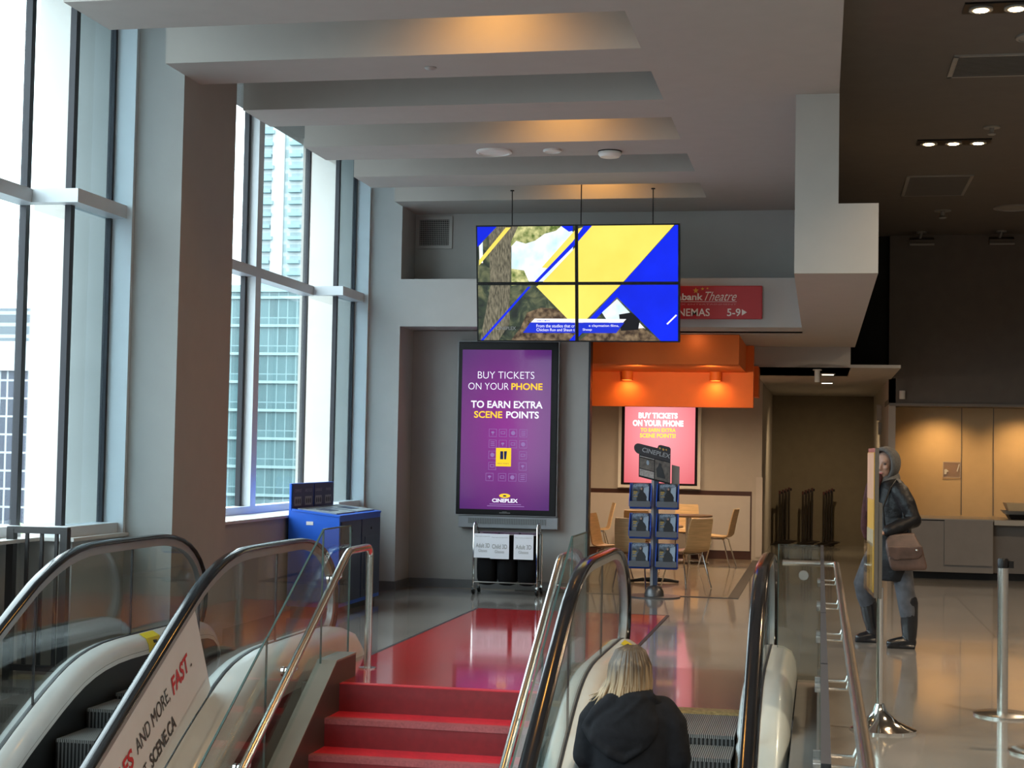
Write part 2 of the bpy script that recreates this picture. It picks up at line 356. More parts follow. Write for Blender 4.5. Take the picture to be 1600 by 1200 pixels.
def struct(name, mb, mat, label, cat, smooth=False):
    return tag(obj(name, mb, mat, None, smooth), label, cat, None, 'structure')
def dup(src, loc, rz=None, label=None):
    def cp(o, par):
        c = o.copy(); COL.objects.link(c); c.parent = par
        for ch in [k for k in o.children]: cp(ch, c)
        return c
    r = cp(src, None); r.location = loc
    if rz is not None: r.rotation_euler = (0, 0, rz)
    if label: r['label'] = label
    return r
def remesh(mb, name, voxel=0.012, smooth=6, factor=0.5, dec=None):
    me = mb.mesh(name + '_raw'); o = bpy.data.objects.new('tmp', me); COL.objects.link(o)
    m1 = o.modifiers.new('r', 'REMESH'); m1.mode = 'VOXEL'; m1.voxel_size = voxel
    m2 = o.modifiers.new('s', 'SMOOTH'); m2.iterations = smooth; m2.factor = factor
    bpy.context.view_layer.update()
    dg = bpy.context.evaluated_depsgraph_get(); out = bpy.data.meshes.new_from_object(o.evaluated_get(dg))
    bpy.data.objects.remove(o); out.name = name
    return out
def text_mesh(s, bold=0.0, shear=0.0, space=1.0):
    cu = bpy.data.curves.new('txt', 'FONT'); cu.body = s; cu.size = 1; cu.offset = bold; cu.shear = shear; cu.space_character = space
    cu.resolution_u = 4
    o = bpy.data.objects.new('txt', cu); COL.objects.link(o); bpy.context.view_layer.update()
    me = bpy.data.meshes.new_from_object(o.evaluated_get(bpy.context.evaluated_depsgraph_get()))
    bpy.data.objects.remove(o); bpy.data.curves.remove(cu); return me
def lettering(items, mat, parent, org, ex, ey, name='lettering', lift=0.004):
    """items: (string, x0, x1, z0, z1, bold, shear) boxes in the plane org + ex*a + ey*b"""
    ex = Vector(ex).normalized(); ey = Vector(ey).normalized(); nz = ex.cross(ey); org = Vector(org)
    bm = bmesh.new()
    for it in items:
        s, x0, x1, z0, z1 = it[:5]; bold = it[5] if len(it) > 5 else 0; sh = it[6] if len(it) > 6 else 0
        me = text_mesh(s, bold, sh)
        co = [v.co.copy() for v in me.vertices]
        ax0, ax1 = min(v.x for v in co), max(v.x for v in co); ay0, ay1 = min(v.y for v in co), max(v.y for v in co)
        for v in me.vertices:
            a = x0 + (v.co.x - ax0) / (ax1 - ax0) * (x1 - x0); b = z0 + (v.co.y - ay0) / (ay1 - ay0) * (z1 - z0)
            v.co = org + ex * a + ey * b + nz * lift
        bm.from_mesh(me); bpy.data.meshes.remove(me)
    me = bpy.data.meshes.new(name); bm.to_mesh(me); bm.free()
    return put(name, me, mat, parent)
def flat(polys, mat, parent, org, ex, ey, name, lift=0.002, th=0.0015):
    """thin printed or lit shapes lying on a surface: polygons in the plane org + ex*a + ey*b"""
    ex = Vector(ex).normalized(); ey = Vector(ey).normalized(); nz = ex.cross(ey); org = Vector(org); bm = bmesh.new()
    for p in polys:
        lo = [bm.verts.new(org + ex * a + ey * b + nz * lift) for a, b in p]; hi = [bm.verts.new(org + ex * a + ey * b + nz * (lift + th)) for a, b in p]
        n = len(p); bm.faces.new(hi); bm.faces.new(lo[::-1])
        for i in range(n): bm.faces.new((lo[i], lo[(i + 1) % n], hi[(i + 1) % n], hi[i]))
    bmesh.ops.recalc_face_normals(bm, faces=bm.faces[:])
    me = bpy.data.meshes.new(name); bm.to_mesh(me); bm.free()
    return put(name, me, mat, parent)
def rect(a0, a1, b0, b1): return [(a0, b0), (a1, b0), (a1, b1), (a0, b1)]
def ell(a, b, ra, rb, n=24): return [(a + ra * math.cos(k * 2 * math.pi / n), b + rb * math.sin(k * 2 * math.pi / n)) for k in range(n)]
def star(a, b, r, rot=0): return [(a + (r if k % 2 == 0 else r * 0.42) * math.cos(rot + math.pi / 2 + k * math.pi / 5), b + (r if k % 2 == 0 else r * 0.42) * math.sin(rot + math.pi / 2 + k * math.pi / 5)) for k in range(10)]

# ================================================================== SETTING
ZC = 4.465           # underside of the ceiling slab and beams
XP = -4.815          # inner face of the pillars
# floors -----------------------------------------------------------
b = MB()
b.box(-5.75, 6.0, 11.85, 30.2, -0.3, 0)
b.box(-5.75, -5.05, 9.0, 11.85, -0.3, 0)
b.box(-3.52, -1.58, 10.39, 11.85, -0.3, 0)
b.box(0.0, 6.0, -6.0, 11.85, -0.3, 0)
b.box(-6.3, 0.0, -6.0, -1.0, -0.3, 0)
struct('floor', b, m_floor, 'grey polished concrete floor of the upper landing and hall', 'floor')
b = MB().box(-6.3, 0.0, -1.0, 14, -4.6, -4.4)
struct('floor_lower', b, m_floor, 'dark lower floor under the escalators', 'floor')
b = MB(); b.box(-3.445, -1.51, 10.38, 15.77, -0.02, 0.004)
struct('floor_red_inlay', b, m_red, 'glossy red floor field at the head of the stairs', 'floor')
b = MB(); b.box(-3.475, -3.445, 11.85, 15.80, -0.01, 0.005); b.box(-1.51, -1.48, 11.95, 15.80, -0.01, 0.005); b.box(-3.445, -1.51, 15.77, 15.80, -0.01, 0.005)
b.box(-1.02, -0.90, 18.0, 24.6, -0.01, 0.005, rz=0); b.box(-3.5, -0.90, 17.95, 18.02, -0.01, 0.005)
struct('trim_1', b, m_line, 'thin dark strips bordering the red floor field and the cafe floor', 'trim')
b = MB(); b.box(-4.6, -1.02, 18.02, 24.75, -0.01, 0.004)
struct('floor_cafe', b, m_cafefloor, 'polished floor of the cafe corner, tinted warm for its lamplight', 'floor')

# ceilings ---------------------------------------------------------
b = MB()
YB = [9.14 + 1.59 * k for k in range(0, 6)]
for y in YB[:-1]: b.box(XP, -1.26, y, y + 0.665, ZC, 5.4)
b.box(XP, -1.26, YB[-1], 18.1, ZC, 5.4)
struct('ceiling_beams', b, m_ceil, 'deep grey ceiling beams crossing from the window side', 'ceiling')
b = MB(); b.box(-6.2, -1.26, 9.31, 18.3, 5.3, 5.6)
struct('ceiling_recess', b, m_darkceil, 'upper ceiling in the recesses between the beams', 'ceiling')  # hidden ceiling coloured dark to cut bounce onto the beam faces
b = MB(); b.box(-1.26, 0.117, 9.14, 18.1, ZC, 5.4)
struct('ceiling', b, m_ceil, 'smooth grey ceiling slab right of the beams', 'ceiling')
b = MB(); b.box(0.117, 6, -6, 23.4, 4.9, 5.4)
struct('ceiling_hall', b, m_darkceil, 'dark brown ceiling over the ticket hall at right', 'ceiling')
b = MB()
b.prism([(-0.215, 3.055), (0.424, 3.055), (0.424, 3.60), (0.119, 3.60), (0.119, 4.9), (-0.215, 4.9)], 'y', 12.27, 12.55)
b.box(-0.215, 0.424, 12.55, 17.44, 3.055, 3.60); b.box(-0.215, 0.119, 12.55, 18.05, 3.60, ZC)
b.box(-4.8, -0.215, 18.05, 20.47, 3.055, 3.08); b.box(-0.215, 0.424, 17.44, 20.47, 3.055, 3.08); b.box(0.119, 0.424, 17.44, 20.47, 3.08, 3.6)
struct('ceiling_bulkhead', b, m_ceil, 'pale stepped bulkhead hanging above the right passage', 'ceiling')
b = MB(); b.box(-0.86, 0.37, 20.47, 22.6, 2.79, 3.055); b.box(-0.9, 1.0, 20.47, 30.0, 2.79, 2.83); b.box(-4.8, -0.86, 20.47, 24.9, 3.055, 3.1)
struct('ceiling_corridor', b, m_ceil, 'low ceiling over the corridor and cafe', 'ceiling')

b = MB(); b.box(-6.2, 0.117, -6.2, 9.14, 8.6, 8.8)
struct('ceiling_high', b, m_ceil, 'high ceiling over the escalator well in front of the beams', 'ceiling')
b = MB(); b.box(0.117, 0.25, -6.2, 9.3, 4.9, 8.8); b.box(-6.2, XP, 9.14, 9.3, 5.3, 5.4); b.box(-6.2, 0.117, 9.14, 9.3, 5.4, 8.8)
struct('wall_upper', b, m_ceil, 'upper walls of the tall well in front of the beams', 'wall')
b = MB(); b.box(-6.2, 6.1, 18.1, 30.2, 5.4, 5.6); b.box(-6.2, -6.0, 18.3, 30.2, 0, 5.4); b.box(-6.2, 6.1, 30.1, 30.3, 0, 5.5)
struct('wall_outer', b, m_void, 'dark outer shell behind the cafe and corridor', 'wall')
# walls ------------------------------------------------------------
b = MB(); b.box(-5.24, XP, 17.44, 18.3, 0, 5.4)
b.box(XP, -0.215, 17.44, 18.05, 3.06, 3.612)
struct('wall_band', b, m_band, 'light grey end pier and cross band carrying the red sign', 'wall')
b = MB(); b.box(XP, -2.66, 18.05, 18.2, 0, 3.055); b.box(XP, -0.215, 18.05, 18.2, 3.055, ZC)
struct('wall_back', b, m_paint, 'grey niche wall behind the purple display', 'wall')
b = MB(); b.box(-2.68, -2.655, 18.04, 18.21, 0, 3.055)
struct('trim_2', b, m_mull, 'dark metal edge on the end of the niche wall', 'trim')
b = MB(); b.box(XP + 0.001, -2.68, 18.025, 18.05, 0, 0.105); b.box(-5.24, XP + 0.02, 17.415, 17.44, 0, 0.105); b.box(XP, XP + 0.02, 17.44, 18.05, 0, 0.105)
struct('baseboard_back', b, m_base, 'grey metal baseboard under the niche wall', 'baseboard')
b = MB(); b.box(-5.24, XP, 11.09, 12.17, -0.3, 5.4)
struct('wall_pillar', b, m_pillar, 'square grey pillar between the two windows', 'pillar')
b = MB(); b.box(-5.62, -5.2, 12.17, 17.44, 0, 0.93); b.box(-5.62, -5.2, 10.25, 11.09, -0.3, 0.93); b.box(-5.95, -5.6, -6, 10.25, -4.4, 0.93)
struct('wall_left', b, m_paint, 'low grey wall under the tall windows', 'wall')
b = MB(); b.box(-5.62, -5.165, 12.17, 17.44, 0.93, 0.955); b.box(-5.72, -5.165, 10.2, 11.09, 0.93, 0.955); b.box(-5.72, -5.42, -6, 10.2, 0.93, 0.955)
struct('trim_3', b, m_sill, 'pale window sill ledge', 'sill')
b = MB(); b.box(-5.9, 6, -6.2, -6, -4.4, 8.6)
struct('wall_front', b, m_paint, 'grey wall behind the viewer', 'wall')
b = MB(); b.box(5.95, 6.1, -6, 30, -0.3, 5.4)
struct('wall_right', b, m_darkwall, 'dark side wall of the ticket hall', 'wall')
b = MB(); b.box(-6.2, 0.0, 12.0, 12.1, -4.4, -0.3)
struct('wall_well', b, m_darkwall, 'dark wall under the landing edge', 'wall')
b = MB(); b.box(-0.02, 0.0, -6, 11.85, -4.4, -0.3)
struct('wall_well_side', b, m_darkwall, 'dark side of the stair well', 'wall')
b = MB(); b.box(-4.8, -0.9, 24.8, 24.95, 0, 3.1); b.box(-4.95, -4.8, 18.2, 24.95, 0, 3.1)
struct('wall_cafe', b, m_taupe, 'taupe back wall of the cafe corner', 'wall')
b = MB(); b.box(-1.05, -0.9, 24.75, 30, 0, 2.8)
struct('wall_corridor_left', b, m_taupe, 'taupe left wall of the dark corridor', 'wall')
b = MB(); b.box(-0.90, -0.885, 24.70, 24.80, 0.05, 1.30); b.box(-0.985, -0.90, 24.735, 24.75, 0.05, 1.30)
struct('trim_4', b, m_panel, 'pale corner guard at the mouth of the corridor', 'trim')
b = MB(); b.box(-1.05, 1.2, 29.9, 30.05, 0, 2.8)
struct('wall_corridor_end', b, M('olive_brown_paint', (0.17, 0.14, 0.10), 0.8), 'olive brown wall closing the corridor', 'wall')
b = MB(); b.box(0.97, 1.07, 23.3, 30, 0, 2.8)
struct('wall_corridor_right', b, m_taupe, 'right wall of the dark corridor', 'wall')
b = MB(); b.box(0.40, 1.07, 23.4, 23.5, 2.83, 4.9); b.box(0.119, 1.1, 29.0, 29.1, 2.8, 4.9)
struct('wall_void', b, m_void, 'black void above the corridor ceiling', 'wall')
b = MB(); b.box(0.97, 6, 23.3, 23.45, 2.42, 4.9); b.box(0.97, 6, 23.45, 24.7, 2.42, 2.5)
struct('wall_hall', b, m_darkwall, 'charcoal brown upper wall over the ticket counter', 'wall')
b = MB(); b.box(1.07, 6, 24.5, 24.6, 0, 2.45)
struct('wall_ticket', b, m_ochre, 'sand panelled wall behind the ticket counter', 'wall')
b = MB(); b.box(2.095, 2.108, 24.49, 24.5, 0.8, 2.42); b.box(2.56, 2.573, 24.49, 24.5, 0.8, 2.42); b.box(0.98, 6, 23.26, 23.3, 2.40, 2.44)
struct('trim_5', b, m_counter, 'panel joints and lower edge trim of the ticket niche', 'trim')
# cafe wainscot
b = MB(); b.box(-3.9, -1.03, 24.785, 24.8, 0, 1.07)
struct('trim_6', b, m_mahog, 'dark mahogany frame around the cafe wainscot', 'trim')
b = MB(); b.box(-3.9, -1.075, 24.775, 24.79, 0.135, 1.0)
struct('trim_7', b, m_panel, 'pale wainscot panel on the cafe wall', 'trim')
# orange canopy over the cafe
b = MB(); b.box(-4.6, -0.95, 18.4, 20.2, 2.70, 3.05)
b.box(-4.6, -0.855, 20.2, 20.4, 2.25, 3.05); b.box(-0.86, -0.80, 20.45, 20.9, 2.4, 2.8)
struct('ceiling_canopy', b, m_orange, 'bright orange canopy hanging over the cafe opening', 'canopy')

# windows ----------------------------------------------------------
def window(name, label, frames, mulls, panes):
    t = thing(name, label, 'window', (-5.6, panes[0][2], 0.95)); tag(t, kind='structure')
    for nm, bx, mt in frames:
        q = MB()
        for x in bx: q.box(*x)
        obj(nm, q, mt, t)
    for bx in mulls: obj('mullion', MB().box(*bx), m_mull, t)
    for bx in panes: obj('pane', MB().box(*bx), m_glassc if bx[0] == -5.38 else m_glassw, t)
    return t
XA, XCg, XCi = -5.70, -5.375, -5.24
window('window_1', 'tall bright window left of the grey pillar', [
    ('frame', [(-5.375, -5.195, 11.05, 11.09, 0.955, 5.3), (-5.76, -5.60, -6, 10.25, 0.955, 1.03), (-5.42, -5.24, 10.25, 11.09, 0.955, 1.03)], m_alu),
    ('transom', [(-5.76, -5.597, -6, 10.249, 3.355, 3.455), (-5.76, -5.24, 10.25, 10.36, 3.355, 3.455), (-5.42, -5.24, 10.361, 11.05, 3.355, 3.455)], m_alu),
    ('gasket', [(-5.40, -5.355, 11.02, 11.06, 0.955, 5.3)], m_mull)],
    [(-5.757, -5.703, 10.365, 10.425, 0.955, 5.3), (-5.398, -5.350, 10.365, 10.425, 0.955, 5.3), (-5.76, -5.70, 6.6, 6.68, 0.955, 8.6), (-5.76, -5.70, 2.6, 2.68, 0.955, 8.6), (-5.76, -5.70, -1.6, -1.52, 0.955, 8.6)],
    [(-5.735, -5.725, 9.15, 10.38, 1.03, 5.3), (-5.735, -5.725, -6, 9.14, 1.03, 8.6), (-5.70, -5.37, 10.41, 10.42, 1.03, 5.3), (-5.38, -5.37, 10.44, 11.05, 1.03, 5.3)])
window('window_2', 'tall window between the grey pillar and the end wall', [
    ('frame', [(-5.375, -5.195, 17.40, 17.44, 0.955, 5.3), (-5.76, -5.60, 12.17, 16.6, 0.955, 1.03), (-5.42, -5.24, 16.6, 17.44, 0.955, 1.03), (-5.74, -5.60, 14.80, 14.95, 1.03, 5.3)], m_alu),
    ('transom', [(-5.76, -5.597, 12.17, 16.599, 3.34, 3.44), (-5.76, -5.25, 16.6, 16.71, 3.34, 3.44), (-5.42, -5.25, 16.711, 17.40, 3.34, 3.44)], m_alu),
    ('gasket', [(-5.40, -5.355, 17.37, 17.41, 0.955, 5.3), (-5.74, -5.69, 14.74, 14.80, 1.03, 5.3)], m_mull)],
    [(-5.767, -5.713, 16.715, 16.775, 0.955, 5.3), (-5.405, -5.360, 16.715, 16.775, 0.955, 5.3)],
    [(-5.735, -5.725, 12.17, 16.73, 1.03, 5.3), (-5.70, -5.37, 16.75, 16.76, 1.03, 5.3), (-5.38, -5.37, 16.79, 17.40, 1.03, 5.3)])
b = MB(); b.box(-6.06, -5.25, 11.13, 12.1, -4, 7); b.box(-6.06, -5.25, 17.48, 18.3, -4, 7)
struct('exterior_column', b, m_concrete, 'pale concrete columns outside the windows', 'column')

# exterior ---------------------------------------------------------
b = MB(); b.box(-400, -6.4, -60, 500, -7.2, -7)
struct('exterior_ground', b, M('wet_street', (0.15, 0.16, 0.17), 0.6), 'grey street far below the windows', 'ground')
m_fac = grid_facade('teal_glass_facade', (0.085, 0.155, 0.165), (0.17, 0.26, 0.27), 1.25, 3.6, 0.07)
m_slab = M('pale_floor_band', (0.22, 0.31, 0.31), 0.5)
t = thing('office_building', 'teal glass office block outside the far window', 'building', (-90, 190, -7))
obj('facade', MB().box(-86, -52, 188, 230, -7, 21.5), m_fac, t)
for k in range(8): obj('floor_band', MB().box(-86.2, -51.8, 187.7, 188.4, -4.6 + k * 3.6, -4.25 + k * 3.6), m_slab, t)
obj('roof', MB().box(-86.2, -51.8, 187.7, 230, 21.5, 22.4), m_slab, t)
m_tow = grid_facade('pale_tower_facade', (0.25, 0.33, 0.34), (0.34, 0.38, 0.38), 4.4, 3.15, 0.5)
m_balc = M('balcony_paint', (0.18, 0.27, 0.29), 0.6)
t = thing('tower_block', 'pale high tower rising behind the teal office block', 'building', (-135, 395, -7))
obj('facade', MB().box(-148, -110, 390, 420, -7, 150), m_tow, t)
for k in range(26):
    for bx0 in (-147.2, -138.8): obj('balcony', MB().box(bx0, bx0 + 3.4 + (k % 3) * 0.4, 388.8, 390, 22 + k * 3.15, 22.9 + k * 3.15), m_balc, t)
obj('centre_bay', MB().box(-143.6, -140.2, 389.4, 390, -7, 148), M('white_tower_bay', (0.36, 0.38, 0.38), 0.6), t)
m_wb = grid_facade('white_framed_windows', (0.055, 0.06, 0.085), (0.30, 0.31, 0.33), 0.86, 1.9, 0.11)
t = thing('townhouse', 'white framed building at the left edge of the near window', 'building', (-120, 155, -7))
obj('facade', MB().box(-160, -81.6, 150, 170, -7, 9.2), m_wb, t)
obj('upper_storey', MB().box(-160, -81.0, 152, 170, 12.3, 16.0), grid_facade('grey_storeys', (0.12, 0.14, 0.16), (0.26, 0.28, 0.29), 30, 1.25, 0.2), t)
obj('parapet', MB().box(-160, -80.8, 149.6, 170, 9.2, 12.3), M('white_parapet', (0.36, 0.37, 0.38), 0.6), t)
t = thing('street_tree', 'green tree below the white framed building', 'tree', (-22.4, 41.5, -7))
b = MB()
for k in range(26):
    a = random.uniform(0, 6.28); r = random.uniform(0, 1.6); b.ball((-22.4 + r * math.cos(a), 41.5 + r * math.sin(a), -2.4 + random.uniform(-1.3, 1.2)), random.uniform(0.5, 0.9), sub=2)
obj('crown', b, M('tree_leaves', (0.10, 0.17, 0.07), 0.8, var=0.5, scale=3, bump=0.8), t)
obj('trunk', MB().tube([(-22.4, 41.5, -7), (-22.4, 41.5, -3)], 0.18), M('bark', (0.12, 0.09, 0.07), 0.9), t)

# ================================================================== STAIRS
SX0, SX1 = -3.25, -1.70
t = thing('staircase', 'red staircase descending between the two escalators', 'stairs', (-2.5, 10.0, -2.2))
for k in range(12):
    y1 = 10.39 - 0.32 * k; z = -0.185 * k
    if k == 0:
        s = obj('step', MB().box(SX0, SX1, y1 - 0.015, y1, -0.185, -0.001), m_rriser, t)
    else:
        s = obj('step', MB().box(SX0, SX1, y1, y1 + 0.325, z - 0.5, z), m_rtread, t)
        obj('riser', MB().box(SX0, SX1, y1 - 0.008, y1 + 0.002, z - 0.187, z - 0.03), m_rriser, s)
    q = MB(); q.box(SX0, SX1, y1 - 0.014, y1 + 0.06, z - 0.035, z + (0.0045 if k == 0 else 0.003))
    obj('nosing', q, m_rnose if k else m_rtread, s)

def guard(name, label, gx, cx0, cx1):
    t = thing(name, label, 'glass guard', (gx, 10.7, 0))
    sl = 0.5774; y0, zt = 10.27, 1.07
    def top(y): return zt if y > y0 else zt - (y0 - y) * sl
    def bot(y): return 0.15 if y > 10.30 else 0.15 - (10.30 - y) * sl
    ys = [10.90, 10.27, 9.2, 8.05, 6.9, 5.7, 4.5]
    for a, c in zip(ys, ys[1:]):
        pts = [(c + 0.006, bot(c)), (a - 0.006, bot(a)), (a - 0.006, top(a)), (c + 0.006, top(c))]
        p = obj('glass_panel', MB().prism(pts, 'x', gx - 0.005, gx + 0.005), m_glassg, t)
        e = MB(); e.prism([(c + 0.006, top(c) - 0.009), (a - 0.006, top(a) - 0.009), (a - 0.006, top(a)), (c + 0.006, top(c))], 'x', gx - 0.0065, gx + 0.0065)
        e.box(gx - 0.0065, gx + 0.0065, a - 0.010, a - 0.0055, bot(a), top(a)); obj('glass_edge', e, m_gedge, p)
    cz = lambda y: 0.16 if y > 10.30 else 0.16 - (10.30 - y) * sl
    pts = [(10.75, -0.1), (10.75, 0.16), (10.30, 0.16), (4.5, cz(4.5)), (4.5, cz(4.5) - 0.62), (10.34, -0.46), (10.6, -0.3)]
    obj('curb', MB().prism(pts, 'x', cx0, cx1), m_curbside, t)
    pts = [(10.752, 0.16), (10.752, 0.172), (10.30, 0.172), (4.5, cz(4.5) + 0.012), (4.5, cz(4.5)), (10.30, 0.16)]
    obj('coping', MB().prism(pts, 'x', cx0 - 0.002, cx1 + 0.002), m_curbtop, t)
    return t
guard('glass_guard', 'clear glass guard on a curb along the window side of the red stairs', -3.345, -3.375, -3.24)
guard('glass_guard', 'clear glass guard between the red stairs and the up escalator', -1.615, -1.72, -1.585)

def stair_rail(name, label, x, gx):
    t = thing(name, label, 'handrail', (x, 11.15, 0)); sl = 0.5774
    arc = [(x, 11.15, 0.80)] + [(x, 11.15 - 0.07 * (1 - math.cos(a)), 0.83 + 0.07 * math.sin(a)) for a in [R(k * 15) for k in range(0, 7)]]
    path = arc + [(x, 10.70, 0.90), (x, 10.62, 0.893), (x, 10.55, 0.862), (x, 10.45, 0.805)] + [(x, y, 0.805 - (10.45 - y) * sl) for y in (9.5, 8.5, 7.5, 6.5, 5.5, 4.5)]
    obj('rail', MB().tube(path, 0.027, 14), m_steel, t, 'auto')
    obj('post', MB().tube([(x, 11.15, 0.0), (x, 11.15, 0.82)], 0.027, 16), m_steel, t, 'auto')
    obj('base_flange', MB().cyl((x, 11.15), 0.065, 0.0, 0.012, 24), m_steel, t, 'auto')
    for y in (10.45, 9.55, 8.75, 7.9, 6.9, 5.8):
        z = 0.805 - (10.45 - y) * sl
        q = MB(); q.tube([(x, y, z - 0.02), (x, y, z - 0.075), (x + (gx - x) * 0.35, y, z - 0.095), (gx, y, z - 0.095)], 0.009, 8)
        br = obj('bracket', q, m_steel, t, 'auto')
        s = 1 if gx < x else -1
        obj('clamp_disc', MB().disc((gx + s * 0.014, y, z - 0.095), (1, 0, 0), 0.032, 0.016), m_chrome, br, 'auto')
        obj('clamp_disc', MB().disc((gx - s * 0.014, y, z - 0.095), (1, 0, 0), 0.032, 0.016), m_chrome, br, 'auto')
stair_rail('handrail', 'stainless handrail with floor post beside the red stairs, window side', -3.27, -3.345)
stair_rail('handrail', 'stainless handrail of the red stairs beside the up escalator', -1.75, -1.615)

# ================================================================== ESCALATORS
S30 = 0.5774
HAND = [(y, 0.75 + S30 * (y - 9.1)) for y in (3.4, 5, 6.5, 8.0, 8.7)] + [(8.95, 0.66), (9.1, 0.742), (9.22, 0.796), (9.35, 0.846), (9.5, 0.893), (9.65, 0.925), (9.82, 0.947), (10.0, 0.955), (10.4, 0.957), (10.9, 0.957),
        (11.08, 0.953), (11.25, 0.938), (11.4, 0.909), (11.53, 0.866), (11.65, 0.806), (11.75, 0.733), (11.83, 0.643), (11.88, 0.54), (11.9, 0.43), (11.89, 0.33), (11.85, 0.24), (11.78, 0.17)]
DECK = [(y, -0.28 + S30 * (y - 8.68)) for y in (3.4, 6, 8.0)] + [(8.68, -0.28), (8.9, -0.16), (9.1, -0.06), (9.3, 0.035), (9.45, 0.10), (9.6, 0.155), (9.75, 0.195), (9.9, 0.222), (10.1, 0.243), (10.3, 0.25), (10.8, 0.25), (11.55, 0.247), (11.7, 0.238), (11.82, 0.21), (11.91, 0.155), (11.97, 0.08), (12.0, 0.0), (12.0, -0.06)]
def interp(path, y):
    for (a, za), (c, zc) in zip(path, path[1:]):
        if a <= y <= c: return za + (zc - za) * (y - a) / (c - a) if c > a else za
    return path[-1][1]
HTOP = [p for p in HAND if True]
HAND0, DECK0 = HAND, DECK
def balustrade(t, x, side, outw, k=1.0):
    """side = +1 when the moving steps lie towards +x of this balustrade; k shortens the whole run a little"""
    HAND = [(y * k, CAM_H - (CAM_H - z) * k) for y, z in HAND0]; DECK = [(y * k, CAM_H - (CAM_H - z) * k) for y, z in DECK0]
    prof = [(0.047 * math.cos(a), 0.019 * math.sin(a) - 0.019) for a in [R(k * 30) for k in range(12)]]
    obj('handrail', MB().sweepn(HAND, prof, x), m_rubber, t, 'auto')
    g = [(-0.022, -0.036), (0.022, -0.036), (0.022, -0.085), (-0.022, -0.085)]
    obj('handrail_guide', MB().sweepn(HAND, g, x), m_guide, t, 'auto')
    cuts = [v * k for v in (3.4, 6.05, 7.55, 9.15, 10.55, 11.82)]
    for a, c in zip(cuts, cuts[1:]):
        ys = sorted({a + 0.004, c - 0.004} | {p[0] for p in HAND if a < p[0] < c} | {p[0] for p in DECK if a < p[0] < c})
        tp = [(y, interp(HAND[:22], y) - 0.075) for y in ys if y < 11.76 * k]
        bt = [(y, interp(DECK[:-2], y) - 0.02) for y in ys if y < 11.76 * k]
        if c > 11.8 * k: tp += [(11.80 * k, 0.56), (11.80 * k, 0.30)]; bt += [(11.76 * k, 0.22)]
        obj('glass_panel', MB().prism(bt + tp[::-1], 'x', x - 0.006, x + 0.006), m_glassb, t)
    q = MB()
    for c in cuts[1:-1]: q.box(x - 0.0065, x + 0.0065, c - 0.005, c + 0.005, interp(DECK, c), interp(HAND, c) - 0.07)
    obj('glass_joint', q, m_gasket, t)
    s = side
    inner = [(s * 0.014, 0.0), (s * 0.06, -0.006), (s * 0.10, -0.03), (s * 0.122, -0.075), (s * 0.128, -0.13), (s * 0.05, -0.15), (s * 0.014, -0.1)]
    obj('inner_deck', MB().sweep(DECK, inner, x), m_deck, t, 'auto')
    o = -s
    outer = [(o * 0.014, 0.0), (o * outw * 0.5, -0.008), (o * outw * 0.8, -0.04), (o * outw * 0.96, -0.11), (o * outw, -0.2), (o * outw * 0.98, -0.29), (o * outw * 0.8, -0.30), (o * 0.014, -0.30)]
    obj('outer_cladding', MB().sweep(DECK, outer, x), m_deck, t, 'auto')
    obj('side_panel', MB().sweep(DECK[:-3], [(o * outw * 0.78, -0.25), (o * outw * 0.80, -0.25), (o * outw * 0.80, -1.2), (o * outw * 0.78, -1.2)], x), m_sidep, t)
    obj('brush_strip', MB().sweep(DECK, [(-0.013, -0.1), (0.013, -0.1), (0.013, 0.004), (-0.013, 0.004)], x), m_gasket, t, 'auto')
    sk = [(s * 0.115, -0.10), (s * 0.125, -0.10), (s * 0.125, -0.75), (s * 0.115, -0.75)]
    obj('skirt', MB().sweep(DECK[:-3], sk, x), m_skirt, t)
def escalator(label, xl, xr, outl, outr, kl=1.0, inl=0.13, spec=None):
    xm = (xl + xr) / 2
    t = thing('escalator', label, 'escalator', (xm, 10.0, -3.0))
    balustrade(t, xl, 1, outl, kl); balustrade(t, xr, -1, outr)
    a, c = xl + inl, xr - 0.13
    spec = spec or [(9.61, 9.97, -0.012), (9.23, 9.61, -0.012), (8.83, 9.23, -0.07), (8.43, 8.83, -0.28), (8.03, 8.43, -0.565), (7.63, 8.03, -0.85)] + [(7.63 - 0.4 * (k + 1), 7.63 - 0.4 * k, -0.85 - 0.231 * (k + 1)) for k in range(10)]
    for y0, y1, z in spec:
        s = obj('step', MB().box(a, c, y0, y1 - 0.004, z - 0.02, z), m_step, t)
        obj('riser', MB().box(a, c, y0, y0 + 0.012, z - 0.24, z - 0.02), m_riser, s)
    obj('comb_plate', MB().prism([(9.955, -0.01), (9.99, 0.004), (10.10, 0.004), (10.10, -0.05), (9.955, -0.05)], 'x', a, c), m_brass, t)
    obj('landing_plate', MB().box(a - 0.02, c + 0.02, 10.10, 11.95, -0.06, 0.003), m_plate, t)
    obj('truss', MB().prism([(3.4, -4.2), (3.4, -3.9), (9.6, -0.5), (11.9, -0.5), (11.9, -0.9), (9.4, -0.9)], 'x', a, c), m_skirt, t)
    return t
E1 = escalator('left escalator beside the windows with white lettered vinyl on its glass', -4.70, -3.78, 0.105, 0.26, 0.963, 0.165, [(9.61, 9.97, -0.012), (9.21, 9.61, -0.05), (8.81, 9.21, -0.17), (8.41, 8.81, -0.36)] + [(8.41 - 0.4 * (k + 1), 8.41 - 0.4 * k, -0.36 - 0.231 * (k + 1)) for k in range(12)])
E3 = escalator('right escalator carrying the woman in the black coat', -1.45, -0.345, 0.125, 0.19)
